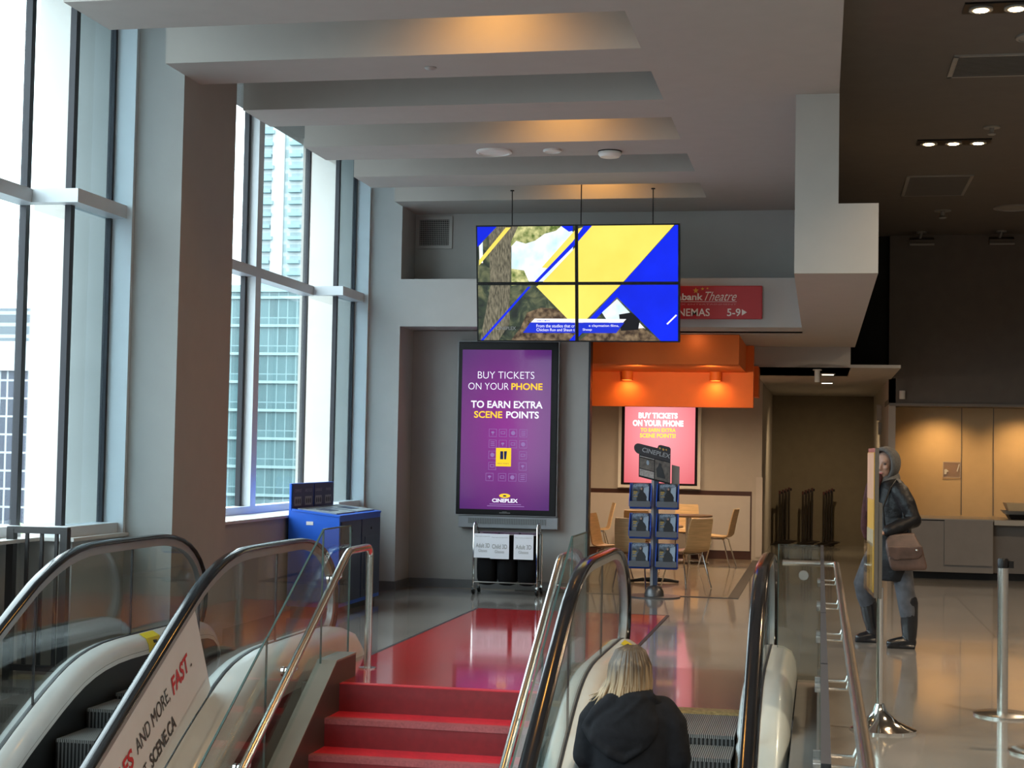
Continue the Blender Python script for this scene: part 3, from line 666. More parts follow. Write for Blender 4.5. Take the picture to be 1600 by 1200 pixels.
for E, x, yy, s in ((E1, -4.70, 10.2, 1), (E3, -1.45, 11.25, 1)):
    q = MB()
    pr_ = [(0.05, 0.002), (0.102, -0.028), (0.124, -0.074), (0.13, -0.12), (0.132, -0.12), (0.126, -0.073), (0.104, -0.025), (0.05, 0.005)]
    zz = 0.25 if x > -4 else 0.301
    q.sweep([(yy, zz), (yy + 0.22, zz)], [(s * a, d) for a, d in pr_], x)
    st = obj('warning_sticker', q, m_yellow, E)
    obj('pictogram', MB().box(x + 0.112, x + 0.1275, yy + 0.09, yy + 0.13, zz - 0.065, zz - 0.045), m_ink, st)
# vinyl banner on the right balustrade of the left escalator
bx_ = -3.772
pts = [(y, interp(HAND, y) - 0.09) for y in (4.0, 6.0, 8.0, 8.7, 9.06)] + [(9.33, 0.13)] + [(9.36, 0.09)] + [(y, interp(DECK, y) + 0.012) for y in (9.3, 9.1, 8.9, 8.68, 8.0, 6.0, 4.0)]
pts = [p for p in pts if p != (9.33, 0.13)] 
vb = obj('vinyl_banner', MB().prism(pts, 'x', bx_ - 0.003, bx_), m_banner, E1); tag(vb, 'white vinyl banner with red and black lettering')
c30, s30 = math.cos(R(30)), math.sin(R(30))
org = (bx_, 8.312, -0.156); ex = (0, c30, s30); ey = (0, -s30, c30)
# right end of the first line at distance ~0.855 along the slope
lettering([('FAST', 0.545, 0.815, 0.015, 0.135, 0.03, 0.15), ('ES', -0.19, -0.05, 0.01, 0.13, 0.03, 0.15), ('EARN POINTS FOR MOVI', -1.55, -0.21, 0.01, 0.13, 0.03, 0.15)], m_redprint, vb, org, ex, ey, 'lettering')
lettering([('AND MORE,', 0.0, 0.50, 0.012, 0.13, 0.0, 0.0), ('.', 0.83, 0.85, 0.012, 0.03), ('AT', -0.03, 0.07, -0.175, -0.075), ('SCENE.CA', 0.115, 0.50, -0.175, -0.075, 0.025), ('JOIN', -0.33, -0.08, -0.175, -0.075)], m_ink, vb, org, ex, ey, 'lettering')

# ================================================================== RIGHT WELL GUARD
t = thing('glass_guard', 'glass guard along the well edge right of the up escalator', 'glass guard', (0.02, 11.4, 0))
for a, c in ((11.5, 9.9), (9.88, 8.2), (8.18, 6.5), (6.48, 4.9), (4.88, 3.3)):
    p = obj('glass_panel', MB().box(0.008, 0.028, c, a, 0.0, 0.99), m_glassg, t)
    obj('glass_edge', MB().box(0.0075, 0.0285, c, a, 0.975, 0.991), m_gasket, p)
p = obj('glass_panel', MB().box(-0.29, 0.005, 11.50, 11.515, 0.0, 0.99), m_glassg, t)
obj('glass_edge', MB().box(-0.293, -0.288, 11.499, 11.516, 0.0, 0.99), m_gedge, p)
obj('base_shoe', MB().box(-0.005, 0.042, 3.3, 11.5, 0.0, 0.10), m_base, t)
obj('clamp_disc', MB().disc((-0.11, 11.49, 0.77), (0, 1, 0), 0.035, 0.02), m_steel, t, 'auto')
t = thing('handrail', 'stainless handrail along the glass well guard at right', 'handrail', (0.12, 9, 0.82))
hy = 11.42
path = [(-0.26, hy, 0.862), (-0.1, hy, 0.862), (0.03, hy, 0.862), (0.085, hy, 0.862), (0.108, hy - 0.012, 0.862), (0.12, hy - 0.035, 0.862), (0.12, hy - 0.1, 0.862), (0.12, 9, 0.862), (0.12, 6, 0.862), (0.12, 2.6, 0.862)]
obj('rail', MB().tube(path, 0.021, 14), m_steel, t, 'auto')
for y in (10.76, 9.05, 7.5, 5.93, 4.45):
    q = MB(); q.tube([(0.03, y, 0.795), (0.10, y, 0.795), (0.12, y, 0.845)], 0.006, 8); q.tube([(0.03, y - 0.02, 0.768), (0.105, y - 0.02, 0.768), (0.122, y - 0.01, 0.845)], 0.006, 8)
    br = obj('bracket', q, m_steel, t, 'auto')
    obj('clamp_disc', MB().disc((-0.002, y, 0.78), (1, 0, 0), 0.03, 0.02), m_chrome, br, 'auto')

b = MB(); b.box(-0.15, -0.001, 3.0, 11.84, -0.06, -0.03)
struct('trim_8', b, m_darkwall, 'dark cover plate between the escalator and the glass guard', 'trim')
# ================================================================== FENCE
t = thing('picket_fence', 'black steel picket fence at the end of the window ledge', 'fence', (-5.27, 9.9, 0))
q = MB(); q.box(-5.50, -5.05, 9.875, 9.925, 1.0, 1.045); obj('top_rail', q, m_fence, t)
obj('bottom_rail', MB().box(-5.50, -5.05, 9.88, 9.92, 0.06, 0.10), m_fence, t)
for x in (-5.475, -5.075): obj('post', MB().box(x - 0.026, x + 0.026, 9.872, 9.928, 0.0, 1.03), m_fence, t)
for k in range(3): obj('picket', MB().box(-5.37 + k * 0.11, -5.348 + k * 0.11, 9.89, 9.91, 0.09, 1.01), m_fence, t)

# ================================================================== RECYCLING BIN
t = thing('recycling_station', 'blue recycling station with a dark sign board by the window', 'recycling bin', (-4.92, 15.4, 0))
BX0, BX1, BY0, BY1 = -5.155, -4.63, 14.7, 16.15
zt_ = lambda x: 0.95 + (BX1 - x) * 0.105
obj('body', MB().prism([(BX0, 0.06), (BX1, 0.06), (BX1, 0.945), (BX0, zt_(BX0))], 'y', BY0, BY1), m_blue, t)
obj('plinth', MB().box(BX0 + 0.03, BX1 - 0.04, BY0 + 0.03, BY1 - 0.03, 0.0, 0.06), m_black, t)
obj('lid', MB().prism([(BX0 + 0.03, zt_(BX0 + 0.03) + 0.001), (BX1 + 0.006, 0.946), (BX1 + 0.006, 0.965), (BX0 + 0.03, zt_(BX0 + 0.03) + 0.02)], 'y', BY0 - 0.006, BY1 + 0.006), m_blue, t)
def on_lid(x0, x1, y0, y1, h0, h1): return MB().prism([(x0, zt_(x0) + h0), (x1, zt_(x1) + h0), (x1, zt_(x1) + h1), (x0, zt_(x0) + h1)], 'y', y0, y1)
for k in range(2):
    y = BY0 + 0.06 + k * 0.70
    p = obj('lid_insert', on_lid(BX0 + 0.07, BX1 - 0.05, y, y + 0.63, 0.018, 0.028), m_lid, t)
    obj('slot', on_lid(BX0 + 0.2, BX1 - 0.17, y + 0.18, y + 0.45, 0.028, 0.031), m_navy, p)
    d = obj('door', MB().box(BX1 - 0.002, BX1 + 0.012, y - 0.02, y + 0.65, 0.10, 0.90, bev=0.003), m_navy, t)
    obj('door_panel', MB().box(BX1 + 0.01, BX1 + 0.018, y + 0.08, y + 0.55, 0.18, 0.72), m_navy, d)
    obj('lock', MB().disc((BX1 + 0.014, y + 0.31, 0.80), (1, 0, 0), 0.014, 0.01), m_black, d)
obj('label', MB().box(-4.97, -4.90, BY0 - 0.004, BY0, 0.865, 0.90), m_label, t)
sb = obj('sign_board', MB().box(BX0, BX0 + 0.025, BY0, BY1 - 0.1, 1.0, 1.27, bev=0.006), m_blue, t)
q = MB(); q.box(BX0 + 0.025, BX0 + 0.032, BY0 + 0.02, BY0 + 0.66, 1.02, 1.26); q.box(BX0 + 0.025, BX0 + 0.032, BY0 + 0.69, BY1 - 0.12, 1.02, 1.26)
obj('sign_panel', q, m_navy, sb)
o_ = (BX0 + 0.032, BY0, 1.0)
flat([rect(0.06 + k * 0.325, 0.27 + k * 0.325, 0.045, 0.135) for k in range(4)], m_print, sb, o_, (0, 1, 0), (0, 0, 1), 'pictogram')
q = []
for k in range(4):
    for j in range(3): q.append(ell(0.06 + k * 0.325 + 0.045 + j * 0.06, 0.09, 0.02, 0.028, 10))
flat(q, m_ink, sb, o_, (0, 1, 0), (0, 0, 1), 'pictogram', 0.0045)
lettering([('COMPOST', 0.06, 0.27, 0.18, 0.21), ('RECYCLE', 0.385, 0.595, 0.18, 0.21), ('GARBAGE', 0.71, 0.92, 0.18, 0.21), ('PAPER', 1.06, 1.22, 0.18, 0.21)], m_print, sb, o_, (0, 1, 0), (0, 0, 1))

# ================================================================== PURPLE DISPLAY
def icon(a, b, r, k):
    out = []
    e = 0.004
    out += [rect(a - r, a + r, b - r, b - r + e), rect(a - r, a + r, b + r - e, b + r), rect(a - r, a - r + e, b - r, b + r), rect(a + r - e, a + r, b - r, b + r)]
    q = r * 0.55
    if k % 4 == 0: out += [ell(a, b + q * 0.2, q * 0.8, q * 0.5, 12), rect(a - 0.004, a + 0.004, b - q, b)]
    elif k % 4 == 1: out += [rect(a - q, a + q, b - q * 0.6, b - q * 0.6 + 0.006), rect(a - q, a + q, b + q * 0.5, b + q * 0.5 + 0.006), rect(a - q, a - q + 0.006, b - q * 0.6, b + q * 0.5), rect(a + q - 0.006, a + q, b - q * 0.6, b + q * 0.5)]
    elif k % 4 == 2: out += [ell(a, b, q, q, 16)]
    else: out += [rect(a - q, a + q, b - q, b - q + 0.008), rect(a - q, a + q, b - 0.004, b + 0.004), rect(a - q, a + q, b + q - 0.008, b + q)]
    return out
def glow_mat(name, c0, c1, strength, scale=1.2):
    m = bpy.data.materials.new(name); m.use_nodes = True; nt = m.node_tree; bb = nt.nodes['Principled BSDF']
    tc = nt.nodes.new('ShaderNodeTexCoord'); gr = nt.nodes.new('ShaderNodeTexGradient'); gr.gradient_type = 'SPHERICAL'; mp = nt.nodes.new('ShaderNodeMapping')
    mp.inputs['Scale'].default_value = (scale, scale, scale * 0.7); nt.links.new(tc.outputs['Object'], mp.inputs[0]); nt.links.new(mp.outputs[0], gr.inputs[0])
    rp = nt.nodes.new('ShaderNodeValToRGB'); rp.color_ramp.elements[0].color = (*c0, 1); rp.color_ramp.elements[1].color = (*c1, 1)
    nt.links.new(gr.outputs[0], rp.inputs[0]); nt.links.new(rp.outputs[0], bb.inputs['Emission Color']); bb.inputs['Emission Strength'].default_value = strength
    bb.inputs['Base Color'].default_value = (0.01, 0.01, 0.01, 1); bb.inputs['Roughness'].default_value = 0.12
    return m
t = thing('digital_display', 'tall purple digital display on the grey niche wall', 'display', (-3.62, 17.95, 0.88))
obj('housing', MB().box(-4.22, -3.02, 17.92, 18.04, 0.88, 2.92, bev=0.01), m_black, t)
obj('housing_rim', MB().box(-4.228, -3.012, 17.93, 18.03, 0.872, 2.928), m_silver, t)
me = MB().box(-0.535, 0.535, -0.004, 0.004, -0.94, 0.94).mesh('screen')
scr = bpy.data.objects.new('screen', me); COL.objects.link(scr); scr.parent = t; scr.location = (-3.635 + 3.62, 17.917 - 17.95, 1.885 - 0.88)
me.materials.append(glow_mat('purple_screen', (0.085, 0.020, 0.15), (0.27, 0.022, 0.27), 0.85))
DX = lambda v: v + 0.0
o_ = (-3.62 + 3.635, 0, 0)
def onscreen(fn, items, mat, *a, **k):
    """lettering and flat shapes on the purple screen, in wall coordinates"""
    o = fn(items, mat, None, (0, 17.912, 0), (1, 0, 0), (0, 0, 1), *a, **k)
    o.parent = scr; o.data.transform(Matrix.Translation(-(Vector(t.location) + scr.location))); return o
e_white = EM('screen_white', (0.85, 0.86, 1.0), 1.0); e_yel = EM('screen_yellow', (1.0, 0.62, 0.03), 0.95); e_dim = EM('screen_lilac', (0.42, 0.24, 0.62), 0.6); e_navy = EM('screen_navy', (0.01, 0.02, 0.12), 0.6)
onscreen(lettering, [('BUY TICKETS', -3.978, -3.300, 2.484, 2.567, -0.012), ('ON YOUR', -4.091, -3.604, 2.353, 2.433, -0.012), ('TO EARN EXTRA', -4.055, -3.195, 2.136, 2.222, 0.022), ('POINTS', -3.628, -3.238, 2.018, 2.101, 0.022), ('CINEPLEX', -3.778, -3.471, 1.029, 1.074, 0.03)], e_white)
onscreen(lettering, [('PHONE', -3.573, -3.20, 2.353, 2.433, 0.025), ('SCENE', -4.015, -3.675, 2.018, 2.099, 0.022)], e_yel)
ic = []
for r_ in range(5):
    for c_ in range(4):
        if c_ in (1, 2) and r_ in (2, 3): continue
        ic += icon(-3.785 + c_ * 0.122 - (0.03 if r_ == 4 and c_ == 0 else 0), 1.845 - r_ * 0.13, 0.046, r_ * 3 + c_)
onscreen(flat, ic, e_dim, 'icon')
onscreen(flat, [rect(-3.742, -3.560, 1.452, 1.668)], EM('icon_yellow', (0.95, 0.62, 0.02), 0.95), 'icon', 0.005)
onscreen(flat, [[(-3.69, 1.63), (-3.655, 1.63), (-3.652, 1.535), (-3.69, 1.535)], [(-3.645, 1.63), (-3.61, 1.632), (-3.618, 1.535), (-3.642, 1.535)]], e_navy, 'icon', 0.008)
onscreen(lettering, [('SHOW TICKETS', -3.722, -3.585, 1.478, 1.492)], e_navy, 'lettering', 0.008)
onscreen(flat, [ell(-3.628, 1.108, 0.066, 0.025)], e_yel, 'logo'); onscreen(flat, [ell(-3.628, 1.108, 0.02, 0.008), rect(-3.65, -3.606, 1.098, 1.102)], e_navy, 'logo', 0.005)
onscreen(flat, [rect(-3.808, -3.432, 1.004, 1.012), rect(-3.838, -3.393, 0.982, 0.990)], e_dim, 'lettering')
onscreen(flat, [rect(-3.69, -3.56, 0.903, 0.910), rect(-3.655, -3.60, 0.917, 0.921)], m_print, 'lettering')
sp = obj('speaker_bar', MB().box(-4.19, -3.0, 17.95, 18.04, 0.725, 0.865, bev=0.006), m_silver, t)
obj('speaker_grille', MB().box(-4.07, -3.14, 17.944, 17.952, 0.775, 0.84), stripes('grille_stripes', (0.06, 0.06, 0.06), (0.30, 0.31, 0.32), 30, 'X', 0.5, 0.2), sp)

# ================================================================== VENT
t = thing('vent_grille', 'square vent grille high in the upper wall niche', 'vent', (-4.58, 18.05, 4.045))
q = MB()
q.box(-4.80, -4.355, 18.03, 18.05, 4.045, 4.085); q.box(-4.80, -4.355, 18.03, 18.05, 4.395, 4.435); q.box(-4.80, -4.76, 18.03, 18.05, 4.085, 4.395); q.box(-4.395, -4.355, 18.03, 18.05, 4.085, 4.395)
obj('frame', q, m_grille, t); obj('backing', MB().box(-4.76, -4.395, 18.045, 18.052, 4.085, 4.395), m_black, t)
q = MB()
for k in range(16): q.box(-4.75 + k * 0.0225, -4.746 + k * 0.0225, 18.036, 18.044, 4.085, 4.395)
for k in range(13): q.box(-4.76, -4.395, 18.034, 18.042, 4.10 + k * 0.0235, 4.104 + k * 0.0235)
obj('grille', q, m_grille, t)

# ================================================================== TROLLEY
t = thing('sorting_trolley', 'chrome sorting trolley with black bags for 3D glasses', 'trolley', (-3.5, 17.5, 0))
X0, X1, YF, YK = -3.865, -3.13, 17.36, 17.66
for x in (X0, X1):
    q = MB(); q.tube([(x, YF, 0.09), (x, YF, 0.76), (x, YF + 0.03, 0.80), (x, YF + 0.09, 0.81), (x, YF + 0.15, 0.79), (x, YF + 0.17, 0.72), (x, YK, 0.68), (x, YK, 0.09)], 0.011, 8)
    obj('side_frame', q, m_chrome, t, 'auto')
for z in (0.14, 0.685):
    for y in (YF, YK): obj('cross_bar', MB().tube([(X0, y, z), (X1, y, z)], 0.009, 8), m_chrome, t, 'auto')
for k in range(3):
    a = X0 + 0.02 + k * 0.237; q = MB()
    n = 20; rings = []
    for z, sx, sy in ((0.68, 1, 1), (0.5, 1.0, 1.03), (0.3, 1.02, 1.08), (0.18, 0.98, 1.05), (0.115, 0.8, 0.85), (0.10, 0.4, 0.4)):
        rings.append([(a + 0.115 + 0.112 * sx * (abs(math.cos(i * 2 * math.pi / n)) ** 0.5) * (1 if math.cos(i * 2 * math.pi / n) >= 0 else -1), 17.51 + 0.135 * sy * (abs(math.sin(i * 2 * math.pi / n)) ** 0.5) * (1 if math.sin(i * 2 * math.pi / n) >= 0 else -1), z) for i in range(n)])
    obj('bag', q.loft(rings), m_fabric, t, 'auto')
    obj('hook', MB().box(a + 0.03, a + 0.05, YF - 0.012, YF + 0.012, 0.67, 0.705), m_black, t)
for x in (X0, X1):
    for y in (YF, YK):
        wl = obj('caster', MB().disc((x, y, 0.04), (1, 0, 0.2), 0.04, 0.025), m_black, t, 'auto')
        obj('fork', MB().box(x - 0.012, x + 0.012, y - 0.012, y + 0.012, 0.06, 0.10), m_chrome, wl)
for a0, a1, z0, z1, s1 in ((-3.855, -3.655, 0.416, 0.69, 'Adult 3D'), (-3.668, -3.45, 0.408, 0.69, 'Child 3D'), (-3.397, -3.17, 0.409, 0.69, 'Adult 3D')):
    yy = 17.335 - (0.004 if s1[0] == 'C' else 0)
    p = obj('paper_sign', MB().box(a0, a1, yy, yy + 0.0025, z0, z1), m_paper, t); tag(p, 'white paper sign reading %s Glasses' % s1)
    w_ = a1 - a0
    lettering([(s1, a0 + w_ * 0.1, a1 - w_ * 0.1, z0 + 0.115, z0 + 0.165, 0.012), ('Glasses', a0 + w_ * 0.25, a1 - w_ * 0.25, z0 + 0.065, z0 + 0.098, 0.005), ('Please recycle your glasses here', a0 + w_ * 0.08, a1 - w_ * 0.08, z0 + 0.235, z0 + 0.25)], m_print, p, (0, yy, 0), (1, 0, 0), (0, 0, 1), 'lettering', 0.001)

# ================================================================== VIDEO WALL
VW, VH = 2.205, 1.26
t = thing('video_wall', 'four panel video wall hung from the ceiling on wires', 'video wall', (-2.578, 16.4, 3.44))
ang = math.atan2(0.18, 1.247)
vx = Vector((1, 0, 0)); vy = Vector((0, -math.sin(ang), math.cos(ang))); vn = vx.cross(vy)
vo = Vector((-3.68, 16.49, 2.817))
def vbox(a0, a1, b0, b1, n0, n1):
    q = MB(); bm = q.bm
    v = [bm.verts.new(vo + vx * (a * VW) + vy * (c * VH) + vn * d) for a in (a0, a1) for c in (b0, b1) for d in (n0, n1)]
    for f in ((0, 1, 3, 2), (4, 6, 7, 5), (0, 4, 5, 1), (2, 3, 7, 6), (0, 2, 6, 4), (1, 5, 7, 3)): bm.faces.new([v[i] for i in f])
    return q
def forest_mat():
    m = bpy.data.materials.new('forest_picture'); m.use_nodes = True; nt = m.node_tree; bb = nt.nodes['Principled BSDF']
    tc = nt.nodes.new('ShaderNodeTexCoord'); nz = nt.nodes.new('ShaderNodeTexNoise'); nz.inputs['Scale'].default_value = 7; nz.inputs['Detail'].default_value = 8; nz.inputs['Distortion'].default_value = 1.2
    nt.links.new(tc.outputs['Object'], nz.inputs['Vector']); rp = nt.nodes.new('ShaderNodeValToRGB'); nt.links.new(nz.outputs[0], rp.inputs[0])
    el = rp.color_ramp.elements; el[0].position = 0.35; el[0].color = (0.006, 0.010, 0.006, 1); el[1].position = 0.72; el[1].color = (0.20, 0.19, 0.08, 1)
    e = el.new(0.5); e.color = (0.03, 0.045, 0.02, 1); e = el.new(0.6); e.color = (0.10, 0.11, 0.05, 1)
    nt.links.new(rp.outputs[0], bb.inputs['Emission Color']); bb.inputs['Emission Strength'].default_value = 0.9; bb.inputs['Base Color'].default_value = (0.01, 0.01, 0.01, 1); bb.inputs['Roughness'].default_value = 0.3
    return m
def noisy_em(name, c0, c1, st, scale, stretch=(1, 1, 1)):
    m = bpy.data.materials.new(name); m.use_nodes = True; nt = m.node_tree; bb = nt.nodes['Principled BSDF']
    tc = nt.nodes.new('ShaderNodeTexCoord'); mp = nt.nodes.new('ShaderNodeMapping'); mp.inputs['Scale'].default_value = stretch; nz = nt.nodes.new('ShaderNodeTexNoise'); nz.inputs['Scale'].default_value = scale; nz.inputs['Detail'].default_value = 6
    nt.links.new(tc.outputs['Object'], mp.inputs[0]); nt.links.new(mp.outputs[0], nz.inputs['Vector']); rp = nt.nodes.new('ShaderNodeValToRGB'); nt.links.new(nz.outputs[0], rp.inputs[0])
    rp.color_ramp.elements[0].position = 0.35; rp.color_ramp.elements[1].position = 0.68; rp.color_ramp.elements[0].color = (*c0, 1); rp.color_ramp.elements[1].color = (*c1, 1)
    nt.links.new(rp.outputs[0], bb.inputs['Emission Color']); bb.inputs['Emission Strength'].default_value = st; bb.inputs['Base Color'].default_value = (0.01, 0.01, 0.01, 1); bb.inputs['Specular IOR Level'].default_value = 0.15
    return m
m_forest = forest_mat()
e_yp = noisy_em('panel_yellow', (0.94, 0.68, 0.10), (1.0, 0.82, 0.16), 1.0, 1.2); e_bp = noisy_em('panel_blue', (0.0005, 0.012, 0.62), (0.001, 0.022, 0.92), 1.0, 1.0)
e_skyp = noisy_em('picture_sky', (0.55, 0.80, 0.92), (1.0, 1.0, 0.97), 1.0, 5); e_fol = noisy_em('picture_foliage', (0.10, 0.16, 0.03), (0.75, 0.72, 0.32), 0.95, 16); e_trk = noisy_em('picture_trunk', (0.07, 0.065, 0.045), (0.28, 0.25, 0.17), 0.9, 12, (6, 6, 1))
e_mnd = noisy_em('picture_ground', (0.05, 0.03, 0.02), (0.30, 0.21, 0.12), 0.9, 18); e_wht = EM('picture_white', (0.95, 0.95, 1.0), 1.0)
def clip(poly, a0, a1, b0, b1):
    def cut(p, f, g):
        out = []
        for i in range(len(p)):
            A, B = p[i], p[(i + 1) % len(p)]; fa, fb = f(A), f(B)
            if fa >= 0: out.append(A)
            if (fa >= 0) != (fb >= 0):
                k = fa / (fa - fb); out.append((A[0] + (B[0] - A[0]) * k, A[1] + (B[1] - A[1]) * k))
        return out
    for f in (lambda p: p[0] - a0, lambda p: a1 - p[0], lambda p: p[1] - b0, lambda p: b1 - p[1]):
        poly = cut(poly, f, None)
        if len(poly) < 3: return None
    return poly
PX = lambda pts: [((x - 73) / 1072, (715 - y) / 613) for x, y in pts]
LAY = [(e_skyp, [PX([(265, 110), (560, 110), (590, 140), (590, 300), (490, 398), (262, 398)]), PX([(90, 210), (110, 190), (110, 300), (92, 300)]), PX([(820, 490), (1000, 680), (780, 620), (740, 560)])], 1),
       (e_fol, [PX([(240, 110), (530, 110), (500, 135), (440, 150), (390, 185), (340, 200), (290, 185), (262, 215), (235, 200)]), PX([(262, 330), (330, 340), (360, 410), (262, 420)])], 2),
       (e_trk, [PX([(140, 110), (300, 110), (262, 190), (255, 420), (250, 620), (185, 715), (90, 715), (150, 420)])], 3),
       (e_mnd, [PX([(310, 640), (345, 560), (420, 535), (500, 540), (570, 580), (600, 640), (600, 715), (250, 715)]), PX([(610, 715), (690, 655), (830, 650), (960, 640), (1060, 715)])], 3),
       (EM('picture_dark', (0.01, 0.01, 0.015), 0.5), [PX([(830, 570), (890, 560), (940, 590), (930, 650), (840, 655)])], 4),
       (e_yp, [PX([(600, 130), (700, 100), (1125, 100), (840, 415), (610, 645), (395, 425), (425, 405), (590, 235), (600, 222)]), PX([(605, 128), (425, 325), (470, 330), (605, 195)]), PX([(235, 115), (262, 115), (90, 312), (90, 285)])], 5),
       (e_bp, [PX([(1145, 90), (1145, 640), (1145, 715), (1055, 715), (820, 480), (590, 715), (560, 715), (838, 420), (1125, 105)]), PX([(75, 105), (192, 105), (82, 215)]), PX([(655, 100), (700, 100), (605, 205), (400, 405), (380, 405), (590, 190)]), PX([(528, 110), (590, 110), (590, 135), (570, 140)]), PX([(352, 425), (366, 425), (105, 712), (90, 712)])], 6),
       (e_wht, [PX([(385, 592), (868, 594), (852, 612), (365, 612)]), PX([(1125, 570), (1132, 574), (1083, 622), (1076, 618)])], 8),
       (EM('caption_blue', (0.01, 0.03, 0.62), 0.95), [PX([(362, 613), (858, 613), (815, 667), (322, 667)])], 7)]
GAP = 0.0085
for ca in range(2):
    for rb in range(2):
        a0, a1, b0, b1 = ca * 0.5, ca * 0.5 + 0.5, rb * 0.5, rb * 0.5 + 0.5
        pn = obj('display_panel', vbox(a0 + 0.001, a1 - 0.001, b0 + 0.001, b1 - 0.001, -0.10, 0.0), m_black, t)
        g = (a0 + GAP, a1 - GAP, b0 + GAP * 1.6, b1 - GAP * 1.6)
        obj('picture', vbox(g[0], g[1], g[2], g[3], 0.0, 0.002), m_forest, pn)
        for mt, polys, lv in LAY:
            cl = [p for p in (clip(p, *g) for p in polys) if p]
            if cl: flat([[(x * VW, y * VH) for x, y in p] for p in cl], mt, pn, vo, vx, vy, 'picture', 0.002 + lv * 0.0016, 0.001)
        if ca == 0 and rb == 0:
            L1, L2 = PX([(395, 638), (590, 622)]), PX([(395, 658), (590, 643)])
            lettering([('From the studios that cr', L1[0][0] * VW, (L1[1][0] + 0.007) * VW, L1[0][1] * VH, L1[1][1] * VH, 0.0), ('Chicken Run and Shaun t', L2[0][0] * VW, (L2[1][0] + 0.007) * VW, L2[0][1] * VH, L2[1][1] * VH, 0.0)], e_wht, pn, vo, vx, vy, 'lettering', 0.017)
            k_ = PX([(180, 652), (285, 634)]); lettering([('CINEPLEX', k_[0][0] * VW, k_[1][0] * VW, k_[0][1] * VH, k_[1][1] * VH, 0.02)], m_print, pn, vo, vx, vy, 'lettering', 0.017)
            k_ = PX([(398, 607), (465, 599)]); lettering([('EARLY MAN', k_[0][0] * VW, k_[1][0] * VW, k_[0][1] * VH, k_[1][1] * VH, 0.01)], e_bp, pn, vo, vx, vy, 'lettering', 0.019)
        if ca == 1 and rb == 0:
            k_ = PX([(672, 638), (830, 622)]); k2 = PX([(640, 658), (688, 643)])
            lettering([('e claymation films,', k_[0][0] * VW, k_[1][0] * VW, k_[0][1] * VH, k_[1][1] * VH, 0.0), ('Sheep', k2[0][0] * VW, k2[1][0] * VW, k2[0][1] * VH, k2[1][1] * VH, 0.0)], e_wht, pn, vo, vx, vy, 'lettering', 0.017)
obj('mounting_rail', vbox(0.02, 0.98, 0.93, 0.97, -0.16, -0.10), m_black, t)
for x in (-3.312, -2.556, -1.778):
    c_ = obj('wire', MB().tube([(x, 16.48, 4.03), (x, 16.45, ZC if x != -2.556 else 5.3)], 0.006, 6), m_black, t)
    obj('ceiling_cup', MB().cyl((x, 16.45), 0.022, ZC - 0.012, ZC, 12), m_black, c_) if x != -2.556 else None

# ================================================================== RED SIGN
t = thing('theatre_sign', 'red direction sign to cinemas 5-9 on the cross band', 'sign', (-1.6, 17.41, 3.147))
q = MB(); q.box(-2.55, -0.648, 17.39, 17.44, 3.147, 3.52, bev=0.012); obj('sign_panel', q, m_signred, t)
S_ = ((0, 17.389, 0), (1, 0, 0), (0, 0, 1))
lettering([('Scotiabank', -1.83, -1.305, 3.357, 3.435, 0.02), ('CINEMAS', -1.69, -1.226, 3.178, 3.264, 0.012), ('5-9', -1.035, -0.886, 3.178, 3.264, 0.015), ('Theatre', -1.285, -0.931, 3.352, 3.452, -0.004, 0.5)], m_signwhite, t, *S_)
flat([[(-0.872, 3.186), (-0.816, 3.222), (-0.872, 3.257)], rect(-1.9, -0.93, 3.338, 3.343)], m_signwhite, t, *S_, 'arrow')
lettering([('CINEPLEX ENTERTAINMENT', -1.80, -0.93, 3.303, 3.319)], m_signline, t, *S_)
flat([star(-1.385, 3.465, 0.035), star(-1.31, 3.485, 0.02), star(-1.255, 3.49, 0.014)], m_gold, t, *S_, 'star')

# ================================================================== CANOPY LAMPS
for k, (x, lab) in enumerate(((-2.47, 'cylinder downlight on the orange canopy, nearer the niche wall'), (-1.33, 'cylinder downlight on the orange canopy, nearer the corridor'))):
    t = thing('canopy_downlight', lab, 'ceiling lamp', (x, 20.06, 2.58), 'cylinder lamps under the canopy')
    obj('shade', MB().lathe([(0.075, 2.70), (0.075, 2.585), (0.06, 2.585), (0.06, 2.64)], (x, 20.06), 20), m_orange, t, 'auto')
    obj('bulb', MB().cyl((x, 20.06), 0.05, 2.60, 2.62, 16), m_bulb, t)
    spot('canopy_lamp_light', (x, 20.06, 2.575), 3, 150, 1.0, (1, 0.6, 0.15), (0, 0.5, -0.8), 0.04)

# ================================================================== PINK LIGHTBOX
t = thing('poster_lightbox', 'glowing pink lit poster case on the cafe wall', 'poster', (-2.51, 24.7, 1.09))
obj('frame', MB().box(-3.168, -1.855, 24.70, 24.80, 1.092, 2.98, bev=0.006), m_white, t)
obj('inner_frame', MB().box(-3.117, -1.906, 24.695, 24.72, 1.142, 2.93), m_black, t)
me = MB().box(-0.56, 0.56, -0.004, 0.004, -0.86, 0.86).mesh('lit_poster')
scr2 = bpy.data.objects.new('lit_poster', me); COL.objects.link(scr2); scr2.parent = t; scr2.location = (-2.507 + 2.51, 24.69 - 24.7, 2.033 - 1.09)
me.materials.append(glow_mat('pink_backlit_poster', (0.62, 0.10, 0.115), (1.0, 0.38, 0.42), 1.05, 1.15))
def onpost(items, mat):
    o = lettering(items, mat, None, (0, 24.684, 0), (1, 0, 0), (0, 0, 1)); o.parent = scr2; o.data.transform(Matrix.Translation(-(Vector(t.location) + scr2.location)))
onpost([('BUY TICKETS', -2.847, -2.226, 2.199, 2.291, 0.045), ('ON YOUR PHONE', -2.938, -2.133, 2.075, 2.172, 0.045)], EM('poster_white', (1, 0.93, 0.92), 1.6))
